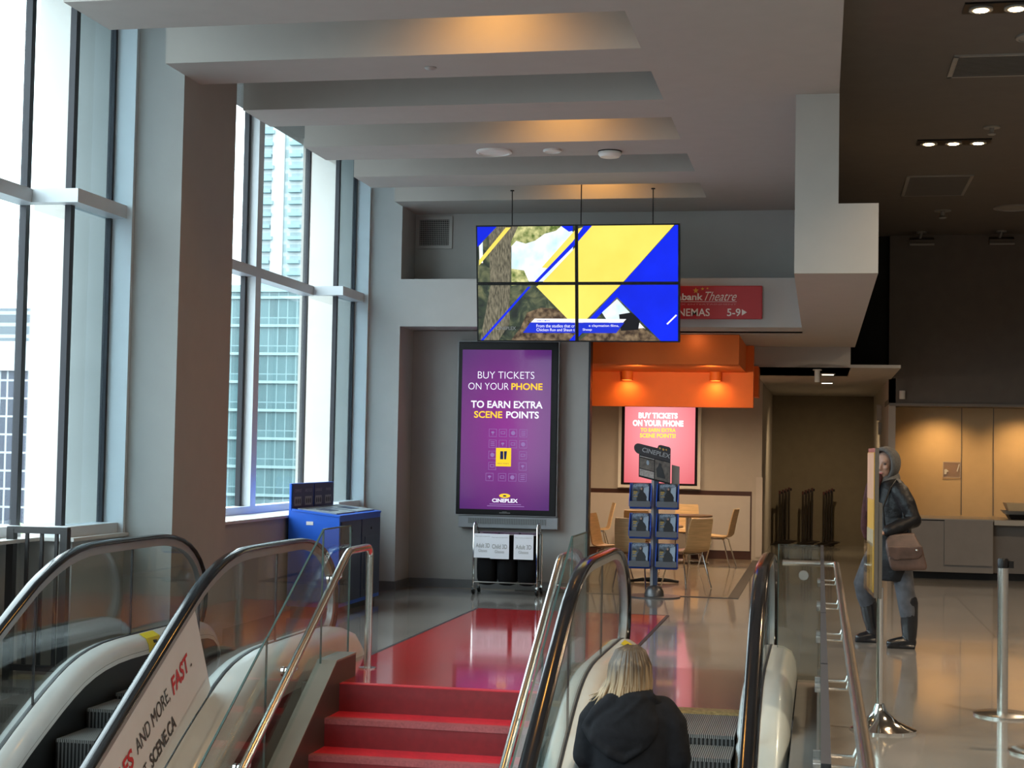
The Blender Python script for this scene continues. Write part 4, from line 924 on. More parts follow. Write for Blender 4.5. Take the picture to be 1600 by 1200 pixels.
onpost([('TO EARN EXTRA', -2.813, -2.253, 1.985, 2.046, 0.03), ('SCENE POINTS!', -2.822, -2.252, 1.893, 1.960, 0.03)], EM('poster_yellow', (1.0, 0.68, 0.05), 1.3))
obj('menu_edge', MB().box(-3.57, -3.52, 24.70, 24.78, 2.1, 2.45), m_black, t) if False else None

# ================================================================== CAFE FURNITURE
def make_chair(label):
    t = thing('cafe_chair', label, 'chair', (0, 0, 0), 'plywood cafe chairs')
    prof = [(-0.215, 0.440, 0.20), (-0.20, 0.452, 0.205), (-0.12, 0.452, 0.21), (0.0, 0.440, 0.212), (0.12, 0.436, 0.208), (0.175, 0.446, 0.20), (0.205, 0.475, 0.195), (0.218, 0.53, 0.19), (0.235, 0.62, 0.188), (0.258, 0.72, 0.184), (0.283, 0.82, 0.176), (0.292, 0.852, 0.165)]
    def shell(p, name):
        q = MB(); bm = q.bm; fr, bk = [], []
        for i, (y, z, hw) in enumerate(p):
            a = p[max(i - 1, 0)]; c = p[min(i + 1, len(p) - 1)]; ty, tz = c[0] - a[0], c[1] - a[1]; L = math.hypot(ty, tz); ny, nz = -tz / L * 0.007, ty / L * 0.007
            xs = [-hw, -hw * 0.6, 0, hw * 0.6, hw]; dip = [0.012, 0.003, 0, 0.003, 0.012]
            fr.append([bm.verts.new((x, y + ny * (1 + d / 0.007), z + nz * (1 + d / 0.007))) for x, d in zip(xs, dip)])
            bk.append([bm.verts.new((x, y - ny * (1 - d / 0.007), z - nz * (1 - d / 0.007))) for x, d in zip(xs, dip)])
        for g in (fr, bk):
            for a, c in zip(g, g[1:]):
                for i in range(4): bm.faces.new((a[i], a[i + 1], c[i + 1], c[i]))
        for i in range(len(p) - 1):
            for k in (0, 4): bm.faces.new((fr[i][k], fr[i + 1][k], bk[i + 1][k], bk[i][k]))
        for i in (0, len(p) - 1):
            for k in range(4): bm.faces.new((fr[i][k], fr[i][k + 1], bk[i][k + 1], bk[i][k]))
        obj(name, q, m_ply, t, 'auto')
    shell(prof[:6], 'seat'); shell(prof[5:], 'backrest')
    q = MB(); q.tube([(-0.13, -0.1, 0.425), (0.13, -0.1, 0.425)], 0.011, 8); q.tube([(-0.13, 0.1, 0.42), (0.13, 0.1, 0.42)], 0.011, 8); q.box(-0.05, 0.05, -0.1, 0.1, 0.405, 0.428)
    obj('seat_frame', q, m_chrome, t, 'auto')
    for sx in (-1, 1):
        for sy in (-1, 1):
            obj('leg', MB().tube([(sx * 0.12, sy * 0.1, 0.422), (sx * 0.155, sy * 0.125, 0.40), (sx * 0.205, sy * 0.235, 0.006)], 0.0095, 8), m_chrome, t, 'auto')
    return t
CH = [((-1.60, 19.2), 226, 'plywood chair showing its back, right of the magazine rack with chrome legs splayed'),
      ((-1.46, 22.9), -100, 'plywood chair seen side on against the wainscot near the corridor'),
      ((-2.02, 24.2), 4, 'plywood chair facing the hall behind the round brown table'),
      ((-3.42, 24.1), -76, 'plywood chair farthest back, beside the end of the niche wall'),
      ((-2.60, 19.75), 78, 'plywood chair turned to the right just behind the escalator newel'),
      ((-2.42, 21.5), 172, 'plywood chair with its back to the hall, left of the magazine rack pole'),
      ((-2.2, 18.85), 172, 'plywood chair tucked behind the lower magazine pockets')]
ch0 = None
for (x, y), a, lab in CH:
    if ch0 is None: ch0 = make_chair(lab); ch0.location = (x, y, 0.004); ch0.rotation_euler = (0, 0, R(a))
    else: dup(ch0, (x, y, 0.004), R(a), lab)
def table(name, label, x, y, top_r, mat_top, base_mat):
    t = thing(name, label, 'table', (x, y, 0.004), 'pedestal cafe tables')
    obj('tabletop', MB().lathe([(top_r - 0.01, 0.705), (top_r, 0.712), (top_r, 0.728), (top_r - 0.006, 0.733)], (x, y), 40), mat_top, t, 'auto')
    obj('pedestal', MB().cyl((x, y), 0.042, 0.03, 0.70, 20), base_mat, t, 'auto')
    q = MB()
    for k in range(4):
        a = R(45 + k * 90) if False else R(k * 90 + 8); q.tube([(x, y, 0.045), (x + 0.16 * math.cos(a), y + 0.16 * math.sin(a), 0.04), (x + 0.31 * math.cos(a), y + 0.31 * math.sin(a), 0.022)], [0.034, 0.026, 0.017], 10)
    obj('base', q, base_mat, t, 'auto')
table('cafe_table', 'round brown cafe table on a steel pedestal by the wainscot', -1.93, 23.45, 0.36, m_plyedge, m_steel)
table('cafe_table', 'round cafe table with black foot behind the magazine rack', -2.05, 19.75, 0.36, m_ply, m_fence)

# ================================================================== MAGAZINE RACK
rx, ry = -1.85, 17.85
t = thing('magazine_rack', 'magazine rack stand with blue pockets and tilted header sign', 'magazine rack', (rx, ry, 0))
obj('base', MB().cyl((rx, ry), 0.30, 0.0, 0.012, 40), M('dark_grey_metal', (0.10, 0.10, 0.105), 0.35, 0.6), t, 'auto')
obj('foot', MB().lathe([(0.115, 0.012), (0.105, 0.07), (0.075, 0.115), (0.035, 0.135)], (rx, ry), 24), bpy.data.materials['dark_grey_metal'], t, 'auto')
q = MB(); q.box(rx - 0.035, rx + 0.035, ry - 0.03, ry + 0.03, 0.1, 1.44); obj('pole', q, m_navy, t)
obj('pole_trim', MB().box(rx - 0.045, rx - 0.015, ry - 0.038, ry - 0.028, 0.012, 1.33), m_silver, t)
m_pock = M('blue_acrylic_pocket', (0.03, 0.11, 0.60), 0.2, spec=0.7); m_lipm = M('smoky_pocket_lip', (0.10, 0.11, 0.13), 0.25)
def cover_mat():
    m = bpy.data.materials.new('magazine_cover'); m.use_nodes = True; nt = m.node_tree; bb = nt.nodes['Principled BSDF']; bb.inputs['Roughness'].default_value = 0.3
    tc = nt.nodes.new('ShaderNodeTexCoord'); nz = nt.nodes.new('ShaderNodeTexNoise'); nz.inputs['Scale'].default_value = 14; nz.inputs['Detail'].default_value = 5
    nt.links.new(tc.outputs['Object'], nz.inputs['Vector']); rp = nt.nodes.new('ShaderNodeValToRGB'); nt.links.new(nz.outputs[0], rp.inputs[0])
    el = rp.color_ramp.elements; el[0].position = 0.4; el[0].color = (0.02, 0.024, 0.03, 1); el[1].position = 0.65; el[1].color = (0.17, 0.22, 0.30, 1)
    nt.links.new(rp.outputs[0], bb.inputs['Base Color']); return m
m_cov = cover_mat(); m_fig = M('printed_dark_figure', (0.012, 0.013, 0.016), 0.35); m_gprint = M('printed_gold', (0.35, 0.24, 0.05), 0.4); m_pale = M('printed_pale_blue', (0.28, 0.36, 0.46), 0.4)
ROWS = [(1.005, 'top'), (0.665, 'middle'), (0.325, 'bottom')]
mag0 = None; mlab = {}
for zi, (z, rn) in enumerate(ROWS):
    for si, (x, side) in enumerate(((rx - 0.165, 'left'), (rx + 0.145, 'right'))):
        x += 0.02 * 0
        q = MB()
        yf = ry - 0.10
        q.prism([(yf + 0.10, z), (yf + 0.02, z - 0.005), (yf - 0.03, z + 0.03), (yf - 0.03, z + 0.08), (yf - 0.02, z + 0.08), (yf - 0.02, z + 0.035), (yf + 0.025, z + 0.006), (yf + 0.08, z + 0.01), (yf + 0.10, z + 0.285), (yf + 0.11, z + 0.285)], 'x', x - 0.12, x + 0.12)
        pk = obj('pocket', q, m_pock, t)
        q = MB()
        for sx in (-1, 1): q.prism([(yf + 0.10, z), (yf - 0.03, z + 0.03), (yf - 0.03, z + 0.08), (yf + 0.07, z + 0.285), (yf + 0.11, z + 0.285)], 'x', x + sx * 0.122 - 0.004, x + sx * 0.122 + 0.004)
        obj('side_wing', q, m_pock, pk)
        obj('pocket_lip', MB().box(x - 0.118, x + 0.118, yf - 0.036, yf - 0.031, z + 0.02, z + 0.085), m_lipm, pk)
        lab = 'magazine in the %s %s pocket of the rack' % (rn, side)
        if mag0 is None:
            mag0 = thing('magazine', lab, 'magazine', (x, yf + 0.01, z + 0.02), 'magazines in the rack')
            pts_ = [(yf - 0.005, z + 0.035), (yf + 0.045, z + 0.03), (yf + 0.092, z + 0.285), (yf + 0.062, z + 0.285)]
            obj('cover', MB().prism(pts_, 'x', x - 0.092, x + 0.098), m_cov, mag0)
            ey_ = Vector((0, 0.067, 0.25)); oo = (x - 0.092, yf - 0.006, z + 0.035)
            fig = [(0.05, 0.03), (0.16, 0.03), (0.165, 0.10), (0.145, 0.14), (0.125, 0.158), (0.12, 0.175), (0.125, 0.195), (0.11, 0.21), (0.09, 0.205), (0.085, 0.185), (0.09, 0.16), (0.07, 0.145), (0.055, 0.10)]
            flat([[(0.125, 0.10), (0.185, 0.05), (0.185, 0.225), (0.13, 0.21)]], m_pale, mag0, oo, (1, 0, 0), ey_, 'printed_panel', 0.001, 0.0005)
            flat([fig], m_fig, mag0, oo, (1, 0, 0), ey_, 'printed_figure', 0.002, 0.0005)
            flat([ell(0.10, 0.195, 0.011, 0.014, 12)], m_skin, mag0, oo, (1, 0, 0), ey_, 'printed_figure', 0.003, 0.0005)
            flat([rect(0.012, 0.055, 0.15, 0.165), rect(0.012, 0.045, 0.13, 0.142), rect(0.012, 0.06, 0.10, 0.108)], m_gprint, mag0, oo, (1, 0, 0), ey_, 'printed_panel', 0.002, 0.0005)
            lettering([('CINEPLEX', 0.01, 0.18, 0.222, 0.248, 0.03)], m_pale, mag0, oo, (1, 0, 0), ey_)
            mbase = Vector((x, yf, z))
        else:
            dup(mag0, mag0.location + Vector((x, yf, z)) - mbase, None, lab)
# tilted header
hdr = obj('header_sign', MB().box(0, 0.001, 0, 0.001, 0, 0.001), m_black, t); bpy.data.objects.remove(hdr)
ca_, sa_ = math.cos(R(-13)), math.sin(R(-13))
hx = Vector((ca_, 0, sa_)); hy_ = Vector((0.0, 0, 1.0)); ho = Vector((rx - 0.245, ry - 0.035, 1.40))
def hflat(polys, mat, parent, name, lift, th): 
    bm = bmesh.new(); nz = Vector((0, -1, 0))
    for p in polys:
        lo = [bm.verts.new(ho + hx * a + hy_ * c + nz * lift) for a, c in p]; hi = [bm.verts.new(ho + hx * a + hy_ * c + nz * (lift + th)) for a, c in p]; n = len(p)
        bm.faces.new(hi); bm.faces.new(lo[::-1])
        for i in range(n): bm.faces.new((lo[i], lo[(i + 1) % n], hi[(i + 1) % n], hi[i]))
    bmesh.ops.recalc_face_normals(bm, faces=bm.faces[:]); me = bpy.data.meshes.new(name); bm.to_mesh(me); bm.free(); return put(name, me, mat, parent)
arc_ = [(0.055 - 0.055 * math.sin(R(k)), 0.295 - 0.055 * math.cos(R(k)) + 0.0) for k in range(0, 181, 20)]
out_ = [(0.055, 0.24)] + [(0.055 - 0.06 * math.sin(R(k)), 0.30 - 0.06 * math.cos(R(k))) for k in range(20, 180, 20)] + [(0.055, 0.36), (0.27, 0.36), (0.285, 0.395), (0.31, 0.405), (0.41, 0.405), (0.425, 0.39), (0.425, 0.235), (0.055, 0.235)]
hd = hflat([out_], M('black_header_board', (0.018, 0.014, 0.018), 0.35), t, 'header_sign', 0.0, 0.02)
lettering([('CINEPLEX', 0.025, 0.355, 0.268, 0.32, 0.015)], m_silver, hd, ho, hx, Vector((sa_ * -1, 0, ca_)), 'lettering', 0.022)
hflat([star(0.30, 0.365, 0.016), star(0.34, 0.36, 0.018), star(0.375, 0.365, 0.013)], m_gold, hd, 'star', 0.022, 0.002)
pb = hflat([rect(0.055, 0.425, -0.02, 0.235)], m_black, t, 'poster_panel', 0.0, 0.018)
hflat([rect(0.065, 0.235, 0.085, 0.215), rect(0.245, 0.42, 0.0, 0.225)], M('brown_print', (0.10, 0.085, 0.075), 0.35, var=0.5, scale=20), pb, 'printed_picture', 0.018, 0.002)
hflat([rect(0.065, 0.235, 0.0, 0.075), rect(0.065, 0.235, 0.205, 0.225)], M('pale_print', (0.33, 0.31, 0.30), 0.4, var=0.3, scale=40), pb, 'printed_picture', 0.018, 0.002)
hflat([[(0.27, 0.03), (0.37, 0.03), (0.345, 0.12), (0.325, 0.155), (0.32, 0.19), (0.295, 0.195), (0.285, 0.16), (0.262, 0.12)]], m_fig, pb, 'printed_figure', 0.021, 0.002)
hflat([ell(0.16, 0.165, 0.016, 0.028, 12)], m_pale, pb, 'printed_figure', 0.021, 0.002)
hflat([rect(0.44, 0.53, -0.02, 0.21)], M('taupe_print', (0.20, 0.17, 0.15), 0.4), t, 'side_panel', -0.03, 0.015)

# ================================================================== STANCHIONS
def make_stanchion(label, group, x, y, mat, head_mat, base_r=0.18, pr=0.034, h=1.0):
    t = thing('stanchion', label, 'stanchion', (x, y, 0), group)
    obj('base', MB().lathe([(base_r, 0.0), (base_r, 0.012), (base_r - 0.02, 0.02), (0.05, 0.028)], (x, y), 40), mat, t, 'auto')
    obj('post', MB().cyl((x, y), pr, 0.025, h - 0.06, 20), mat, t, 'auto')
    hd = obj('belt_head', MB().lathe([(pr * 1.0, h - 0.062), (pr * 1.0, h - 0.01), (pr * 0.85, h)], (x, y), 20), head_mat, t, 'auto')
    obj('belt_clip', MB().box(x + pr, x + pr + 0.03, y - 0.02, y + 0.02, h - 0.06, h - 0.015), m_black, hd)
    return t
make_stanchion('silver queue post standing at the right, in front of the counter', None, 1.155, 10.42, m_steel, m_black)
make_stanchion('silver queue post cut by the right edge, only its base showing', None, 1.225, 9.15, m_steel, m_black)
m_dpost = M('dark_bronze_post', (0.05, 0.04, 0.034), 0.3, 0.7); m_dhead = M('maroon_belt_head', (0.06, 0.012, 0.012), 0.5)
s0 = make_stanchion('dark queue posts stored together at the corridor end', 'dark queue posts in the corridor', 0, 0, m_dpost, m_dhead, 0.16, 0.021, 1.0)
SP = []
gp = [(-0.66, 'left'), (-0.24, 'middle'), (0.14, 'right')]
for gi, (gx, gn) in enumerate(gp):
    for j in range(4):
        SP.append((gx - 0.07 + 0.055 * j * (1.0 if gi != 2 else 0.9), 29.35 + (0.05 if j % 2 else 0.0) + 0.06 * (j // 2), 0.021 * j, gn, j))
ORD = ['nearest', 'second', 'third', 'rearmost']
for k, (x, y, z, gn, j) in enumerate(SP):
    lab = 'dark queue post in the %s bunch in the corridor, %s from the left' % (gn, ['first', 'second', 'third', 'fourth'][j])
    if k == 0: s0.location = (x, y, z); s0['label'] = lab
    else: dup(s0, (x, y, z), None, lab)

# ================================================================== SIGN STAND
t = thing('sign_stand', 'chrome sign stand seen edge on with yellow poster faces', 'sign stand', (0.36, 9.7, 0))
q = MB(); n = 28
rings = []
for sc, z in ((1.0, 0.0), (1.0, 0.012), (0.8, 0.03), (0.5, 0.06), (0.24, 0.11), (0.14, 0.16)):
    rings.append([(0.36 + (1 - 0.0) * (0.17 * math.cos(k * 2 * math.pi / n) * sc + 0.05 * (sc if math.cos(k * 2 * math.pi / n) > 0 else 0) * math.cos(k * 2 * math.pi / n)) , 9.62 + 0.17 * sc * math.sin(k * 2 * math.pi / n), z) for k in range(n)])
obj('base', q.loft(rings), m_chrome, t, 'auto')
obj('pole', MB().tube([(0.36, 9.62, 0.12), (0.36, 9.62, 0.85)], 0.02, 16), m_chrome, t, 'auto')
pe = Vector((-0.022, 0.46, 0)).normalized()  # direction along the sign from the near edge to the far edge
nr = Vector((-pe.y, pe.x, 0)); po = Vector((0.330, 9.46, 0))
def sbox(a0, a1, n0, n1, z0, z1):
    q = MB(); v = [q.bm.verts.new(po + pe * a + nr * c + Vector((0, 0, z))) for a in (a0, a1) for c in (n0, n1) for z in (z0, z1)]
    for f in ((0, 1, 3, 2), (4, 6, 7, 5), (0, 4, 5, 1), (2, 3, 7, 6), (0, 2, 6, 4), (1, 5, 7, 3)): q.bm.faces.new([v[i] for i in f])
    return q
m_smoke = M('smoky_polished_metal', (0.26, 0.235, 0.21), 0.16, 1.0)
obj('frame', sbox(0, 0.5, -0.012, 0.012, 0.80, 1.685), m_smoke, t)
obj('lower_frame', sbox(-0.04, 0.50, -0.03, -0.0125, 0.80, 1.36), m_smoke, t)
fp = obj('poster_face', sbox(0.015, 0.485, 0.012, 0.016, 0.83, 1.66), M('orange_yellow_poster', (0.48, 0.25, 0.03), 0.35, var=0.1), t)
obj('printed_panel', sbox(0.02, 0.48, 0.016, 0.018, 1.38, 1.655), M('peach_poster_print', (0.48, 0.27, 0.16), 0.35, var=0.1), fp)
obj('printed_panel', sbox(0.02, 0.48, 0.016, 0.018, 1.10, 1.20), M('grey_poster_print', (0.32, 0.25, 0.15), 0.35, var=0.2), fp)
obj('leaflet_pocket', sbox(0.03, 0.5, 0.02, 0.034, 0.82, 1.12), GL('clear_acrylic', (0.92, 0.92, 0.9), 0.1, 0.5), t)

# ================================================================== TICKET COUNTER
t = thing('ticket_counter', 'long grey brown ticket counter below the sand wall', 'counter', (2.5, 22.3, 0))
obj('front_panel', MB().box(1.0, 2.31, 22.0, 22.1, 0.10, 0.80), m_counter, t)
obj('front_panel', MB().box(2.31, 5.8, 22.12, 22.2, 0.10, 0.80), M('dark_counter_front', (0.13, 0.115, 0.105), 0.5), t)
obj('raised_panel', MB().box(1.67, 2.30, 21.975, 22.0, 0.20, 0.815), m_counter, t)
obj('plinth', MB().box(1.0, 5.8, 22.15, 23.1, 0.0, 0.10), m_black, t)
obj('carcass', MB().box(1.02, 5.8, 22.2, 23.1, 0.1, 0.79), m_black, t)
obj('worktop', MB().box(0.99, 5.8, 22.02, 23.2, 0.80, 0.825), m_ctop, t)
obj('worktop_gap', MB().box(1.2, 1.67, 21.995, 22.0, 0.795, 0.81), m_black, t)
obj('worktop_edge', MB().box(2.32, 5.8, 21.97, 22.12, 0.755, 0.825), m_ctop, t)
for k, (z0, z1, x0, lab) in enumerate(((0.825, 0.895, 2.53, 'dark tray at the bottom of the stack on the ticket counter'), (0.896, 0.945, 2.47, 'pale tray in the middle of the stack on the ticket counter'), (0.946, 1.05, 2.50, 'sand coloured tray on top of the stack on the ticket counter'))):
    q = MB(); q.loft([[(x0 + 0.04, 22.25, z0), (3.15, 22.25, z0), (3.15, 22.6, z0), (x0 + 0.04, 22.6, z0)], [(x0, 22.2, z1), (3.2, 22.2, z1), (3.2, 22.65, z1), (x0, 22.65, z1)], [(x0 + 0.02, 22.22, z1), (3.18, 22.22, z1), (3.18, 22.63, z1), (x0 + 0.02, 22.63, z1)], [(x0 + 0.06, 22.27, z0 + 0.012), (3.13, 22.27, z0 + 0.012), (3.13, 22.58, z0 + 0.012), (x0 + 0.06, 22.58, z0 + 0.012)]])
    single('serving_tray', q, (m_black, m_ctop, m_ochre)[k], lab, 'tray', 'stacked trays on the counter')
t = thing('wall_notice', 'small clear plastic notice pinned on the sand wall', 'notice', (1.96, 24.47, 1.36))
obj('sleeve', MB().box(1.83, 2.09, 24.485, 24.499, 1.36, 1.60), GL('plastic_sleeve', (0.93, 0.88, 0.85), 0.12, 0.5), t)
flat([rect(0.0, 0.26, 0, 0.008), rect(0, 0.26, 0.232, 0.24), rect(0, 0.008, 0, 0.24), rect(0.252, 0.26, 0, 0.24)], m_panel, t, (1.83, 24.484, 1.36), (1, 0, 0), (0, 0, 1), 'sleeve_rim')
flat([[(0.02, 0.05), (0.05, 0.05), (0.06, 0.09), (0.09, 0.09), (0.05, 0.13), (0.02, 0.12)], [(0.2, 0.1), (0.215, 0.09), (0.245, 0.2), (0.235, 0.215)]], m_white, t, (1.83, 24.484, 1.36), (1, 0, 0), (0, 0, 1), 'tape')

# ================================================================== CEILING FITTINGS
def triple(label, x0, x1, y):
    t = thing('triple_spotlight', label, 'ceiling spotlight', ((x0 + x1) / 2, y, 4.88), 'recessed triple spotlights')
    obj('trim_box', MB().box(x0, x1, y - 0.13, y + 0.13, 4.885, 4.902), m_black, t)
    for k in range(3):
        x = x0 + (x1 - x0) * (k + 0.5) / 3
        l = obj('spot_head', MB().lathe([(0.085, 4.885), (0.085, 4.872), (0.06, 4.872), (0.055, 4.88)], (x, y), 20), m_grille, t, 'auto')
        obj('bulb', MB().cyl((x, y), 0.05, 4.868, 4.876, 16), m_bulb, l)
    spot('hall_spot_light', ((x0 + x1) / 2, y, 4.84), 130, 110, 0.7, (1.0, 0.66, 0.36))
triple('triple spotlight on the dark ceiling, all three lamps in view', 0.945, 1.68, 16.43)
triple('triple spotlight at the top right corner, cut by the edge', 0.985, 1.72, 11.54)
triple('triple spotlight farther right, out beyond the edge', 3.2, 3.95, 16.43)
def ceil_vent(label, x0, x1, y0, y1):
    t = thing('ceiling_vent', label, 'vent', ((x0 + x1) / 2, (y0 + y1) / 2, 4.88), 'dark ceiling vents')
    q = MB(); q.box(x0, x1, y0, y0 + 0.035, 4.885, 4.9); q.box(x0, x1, y1 - 0.035, y1, 4.885, 4.9); q.box(x0, x0 + 0.04, y0, y1, 4.885, 4.9); q.box(x1 - 0.04, x1, y0, y1, 4.885, 4.9); obj('frame', q, m_grille, t)
    q = MB(); n = int((y1 - y0) / 0.05)
    for k in range(n): q.box(x0 + 0.03, x1 - 0.03, y0 + 0.03 + k * 0.05, y0 + 0.055 + k * 0.05, 4.888, 4.898, rx=R(25))
    obj('slats', q, m_darkceil, t)
ceil_vent('grey framed vent on the dark ceiling at the right edge', 1.03, 1.85, 12.9, 13.62)
ceil_vent('dark vent on the ceiling beyond the triple spotlight', 0.95, 1.70, 18.38, 19.75)
def speaker(label, x, y, z, r, mat, grp='round ceiling fittings'):
    t = thing('ceiling_speaker', label, 'ceiling fitting', (x, y, z - 0.04), grp)
    obj('rim', MB().lathe([(r, z), (r, z - 0.015), (r * 0.86, z - 0.022), (r * 0.84, z - 0.008)], (x, y), 32), mat, t, 'auto')
    obj('grille', MB().cyl((x, y), r * 0.84, z - 0.012, z - 0.004, 32), mat, t, 'auto')
speaker('round fitting on the dark ceiling near the top spotlight, cut by the right edge', 1.60, 12.4, 4.9, 0.15, m_grille)
speaker('round ringed diffuser on the dark ceiling above the track lamps', 2.42, 20.8, 4.9, 0.26, m_grille)
speaker('large white round speaker under a ceiling beam', -3.06, 14.29, ZC, 0.17, m_white)
speaker('small white round plate between speaker and smoke alarm', -2.50, 14.28, ZC, 0.085, m_white)
t = thing('smoke_alarm', 'white smoke alarm at the edge of a ceiling beam', 'smoke alarm', (-1.97, 14.40, ZC - 0.06))
obj('housing', MB().lathe([(0.105, ZC), (0.11, ZC - 0.03), (0.09, ZC - 0.055), (0.03, ZC - 0.06)], (-1.97, 14.40), 28), m_white, t, 'auto')
obj('base_ring', MB().cyl((-1.97, 14.40), 0.115, ZC - 0.01, ZC, 28), m_black, t, 'auto')
t = thing('sprinkler_plate', 'thin round sprinkler plate under the second beam', 'sprinkler', (-2.87, 11.09, ZC - 0.02))
obj('plate', MB().lathe([(0.045, ZC), (0.045, ZC - 0.006), (0.02, ZC - 0.02)], (-2.87, 11.09), 20), m_grille, t, 'auto')
def sprinkler(label, x, y, z, s=1.0):
    t = thing('sprinkler', label, 'sprinkler', (x, y, z - 0.09 * s), 'ceiling sprinklers')
    obj('plate', MB().cyl((x, y), 0.09 * s, z - 0.012, z, 24), m_grille, t, 'auto')
    obj('stem', MB().cyl((x, y), 0.025 * s, z - 0.07 * s, z - 0.01, 12), m_grille, t, 'auto')
    obj('deflector', MB().lathe([(0.035 * s, z - 0.09 * s), (0.045 * s, z - 0.08 * s), (0.03 * s, z - 0.065 * s)], (x, y), 14), m_grille, t, 'auto')
sprinkler('small sprinkler right of the triple spotlight', 1.62, 15.75, 4.9, 0.9)
sprinkler('sprinkler on a round plate left of the ringed diffuser', 1.545, 21.0, 4.9, 1.2)
def track(label, x):
    y = 22.95
    t = thing('wall_washer_lamp', label, 'ceiling lamp', (x, y, 4.72), 'bracketed wall washers')
    obj('mount', MB().cyl((x, y), 0.075, 4.88, 4.9, 20), m_grille, t, 'auto')
    obj('stem', MB().tube([(x, y, 4.89), (x - 0.02, y, 4.82), (x - 0.03, y, 4.79)], 0.02, 10), m_grille, t, 'auto')
    hd = obj('lamp_head', MB().box(x - 0.17, x + 0.17, y - 0.08, y + 0.08, 4.71, 4.80, rx=R(20)), m_darkceil, t)
    obj('barn_door', MB().box(x - 0.17, x + 0.17, y - 0.105, y - 0.085, 4.69, 4.715), m_grille, hd)
track('bracketed wall washer lamp nearest the corridor', 1.40)
track('bracketed wall washer lamp nearer the right edge', 2.50)
t = thing('emergency_lamp', 'small white cylinder lamp on the charcoal wall', 'lamp', (1.16, 23.27, 2.5))
obj('body', MB().tube([(1.16, 23.25, 2.50), (1.16, 23.25, 2.62)], 0.042, 18), m_white, t, 'auto'); obj('bracket', MB().box(1.145, 1.175, 23.25, 23.3, 2.55, 2.58), m_white, t)
t = thing('corridor_lamp', 'white tube pendant at the mouth of the dark corridor', 'ceiling lamp', (-0.05, 20.9, 2.62))
obj('tube', MB().cyl((-0.05, 20.9), 0.035, 2.62, 2.78, 18), m_white, t, 'auto'); obj('mount', MB().cyl((-0.05, 20.9), 0.06, 2.775, 2.79, 18), m_white, t, 'auto')
for y, lab in ((21.9, 'nearer lit slot lamp in the corridor ceiling'), (24.4, 'farther lit slot lamp in the corridor ceiling')):
    t = thing('slot_lamp', lab, 'ceiling lamp', (0.09, y, 2.77), 'corridor slot lamps')
    obj('frame', MB().box(-0.01, 0.19, y - 0.06, y + 0.06, 2.775, 2.792), m_grille, t); obj('diffuser', MB().box(0.01, 0.17, y - 0.045, y + 0.045, 2.768, 2.776), m_slot, t)
t = thing('wall_box', 'pale control box on the right corridor wall', 'control box', (0.95, 26.0, 2.2))
obj('housing', MB().box(0.89, 0.97, 25.9, 26.1, 2.25, 2.50, bev=0.008), m_panel, t); obj('lower_box', MB().box(0.92, 0.97, 25.95, 26.06, 2.02, 2.22, bev=0.006), m_grille, t)

# ================================================================== PEOPLE
def hand(mb, w, d, pn, thumb, L=0.175, curl=0.5):
    """palm and five curled fingers; w wrist, d pointing direction, pn palm normal, thumb side direction"""
    d = Vector(d).normalized(); pn = Vector(pn); pn = (pn - d * pn.dot(d)).normalized(); s = Vector(thumb); s = (s - d * s.dot(d) - pn * s.dot(pn)).normalized(); w = Vector(w)
    for k in range(-2, 3):
        mb.limb([w + s * 0.006 * k, w + d * 0.045 + s * 0.012 * k, w + d * 0.088 + s * 0.0165 * k], [0.017, 0.0155, 0.0125], 10)
    for k, ln in zip((1.5, 0.5, -0.5, -1.5), (0.072, 0.08, 0.074, 0.058)):
        p = w + d * 0.09 + s * 0.0185 * k; pts = [p]; a = 0
        for seg in (0.42, 0.33, 0.25):
            a += curl * 0.75; dd = d * math.cos(a) + pn * math.sin(a); p = p + dd * ln * seg; pts.append(p)
        mb.limb(pts, [0.0098, 0.009, 0.0083, 0.0072], 8)
    p = w + d * 0.025 + s * 0.026
    mb.limb([p, p + d * 0.026 + s * 0.022 + pn * 0.008, p + d * 0.052 + s * 0.03 + pn * 0.018, p + d * 0.072 + s * 0.028 + pn * 0.028], [0.0135, 0.0115, 0.01, 0.008], 8)
def head(mb, c, f, r=1.0):
    """c centre of the head, f facing direction"""
    f = Vector(f).normalized(); s = f.cross(Vector((0, 0, 1))).normalized(); u = s.cross(f).normalized(); c = Vector(c)
    rot = Matrix((s, f, u)).transposed().to_4x4()
    P = lambda a, b_, d: c + s * a * r + f * b_ * r + u * d * r
    mb.ball(P(0, -0.012, 0.028), 0.076 * r, 0.094 * r, 0.092 * r, 3, rot)
    mb.ball(P(0, 0.022, -0.045), 0.056 * r, 0.066 * r, 0.072 * r, 3, rot)
    mb.ball(P(0, 0.055, -0.092), 0.026 * r, 0.026 * r, 0.02 * r, 2, rot)
    mb.limb([P(0, 0.078, 0.012), P(0, 0.096, -0.016), P(0, 0.106, -0.032)], [0.009 * r, 0.011 * r, 0.0125 * r], 8)
    for a in (-1, 1):
        mb.ball(P(a * 0.012, 0.094, -0.036), 0.009 * r, sub=2); mb.ball(P(a * 0.036, 0.066, -0.022), 0.02 * r, sub=2)
        mb.ball(P(a * 0.075, -0.012, -0.008), 0.010 * r, 0.02 * r, 0.03 * r, 2, rot)
        mb.limb([P(a * 0.014, 0.083, 0.028), P(a * 0.035, 0.078, 0.032), P(a * 0.05, 0.066, 0.026)], [0.008 * r, 0.008 * r, 0.006 * r], 8)
    mb.ball(P(0, 0.082, -0.062), 0.022 * r, 0.012 * r, 0.007 * r, 2, rot); mb.ball(P(0, 0.08, -0.074), 0.019 * r, 0.012 * r, 0.008 * r, 2, rot)
    return P, rot
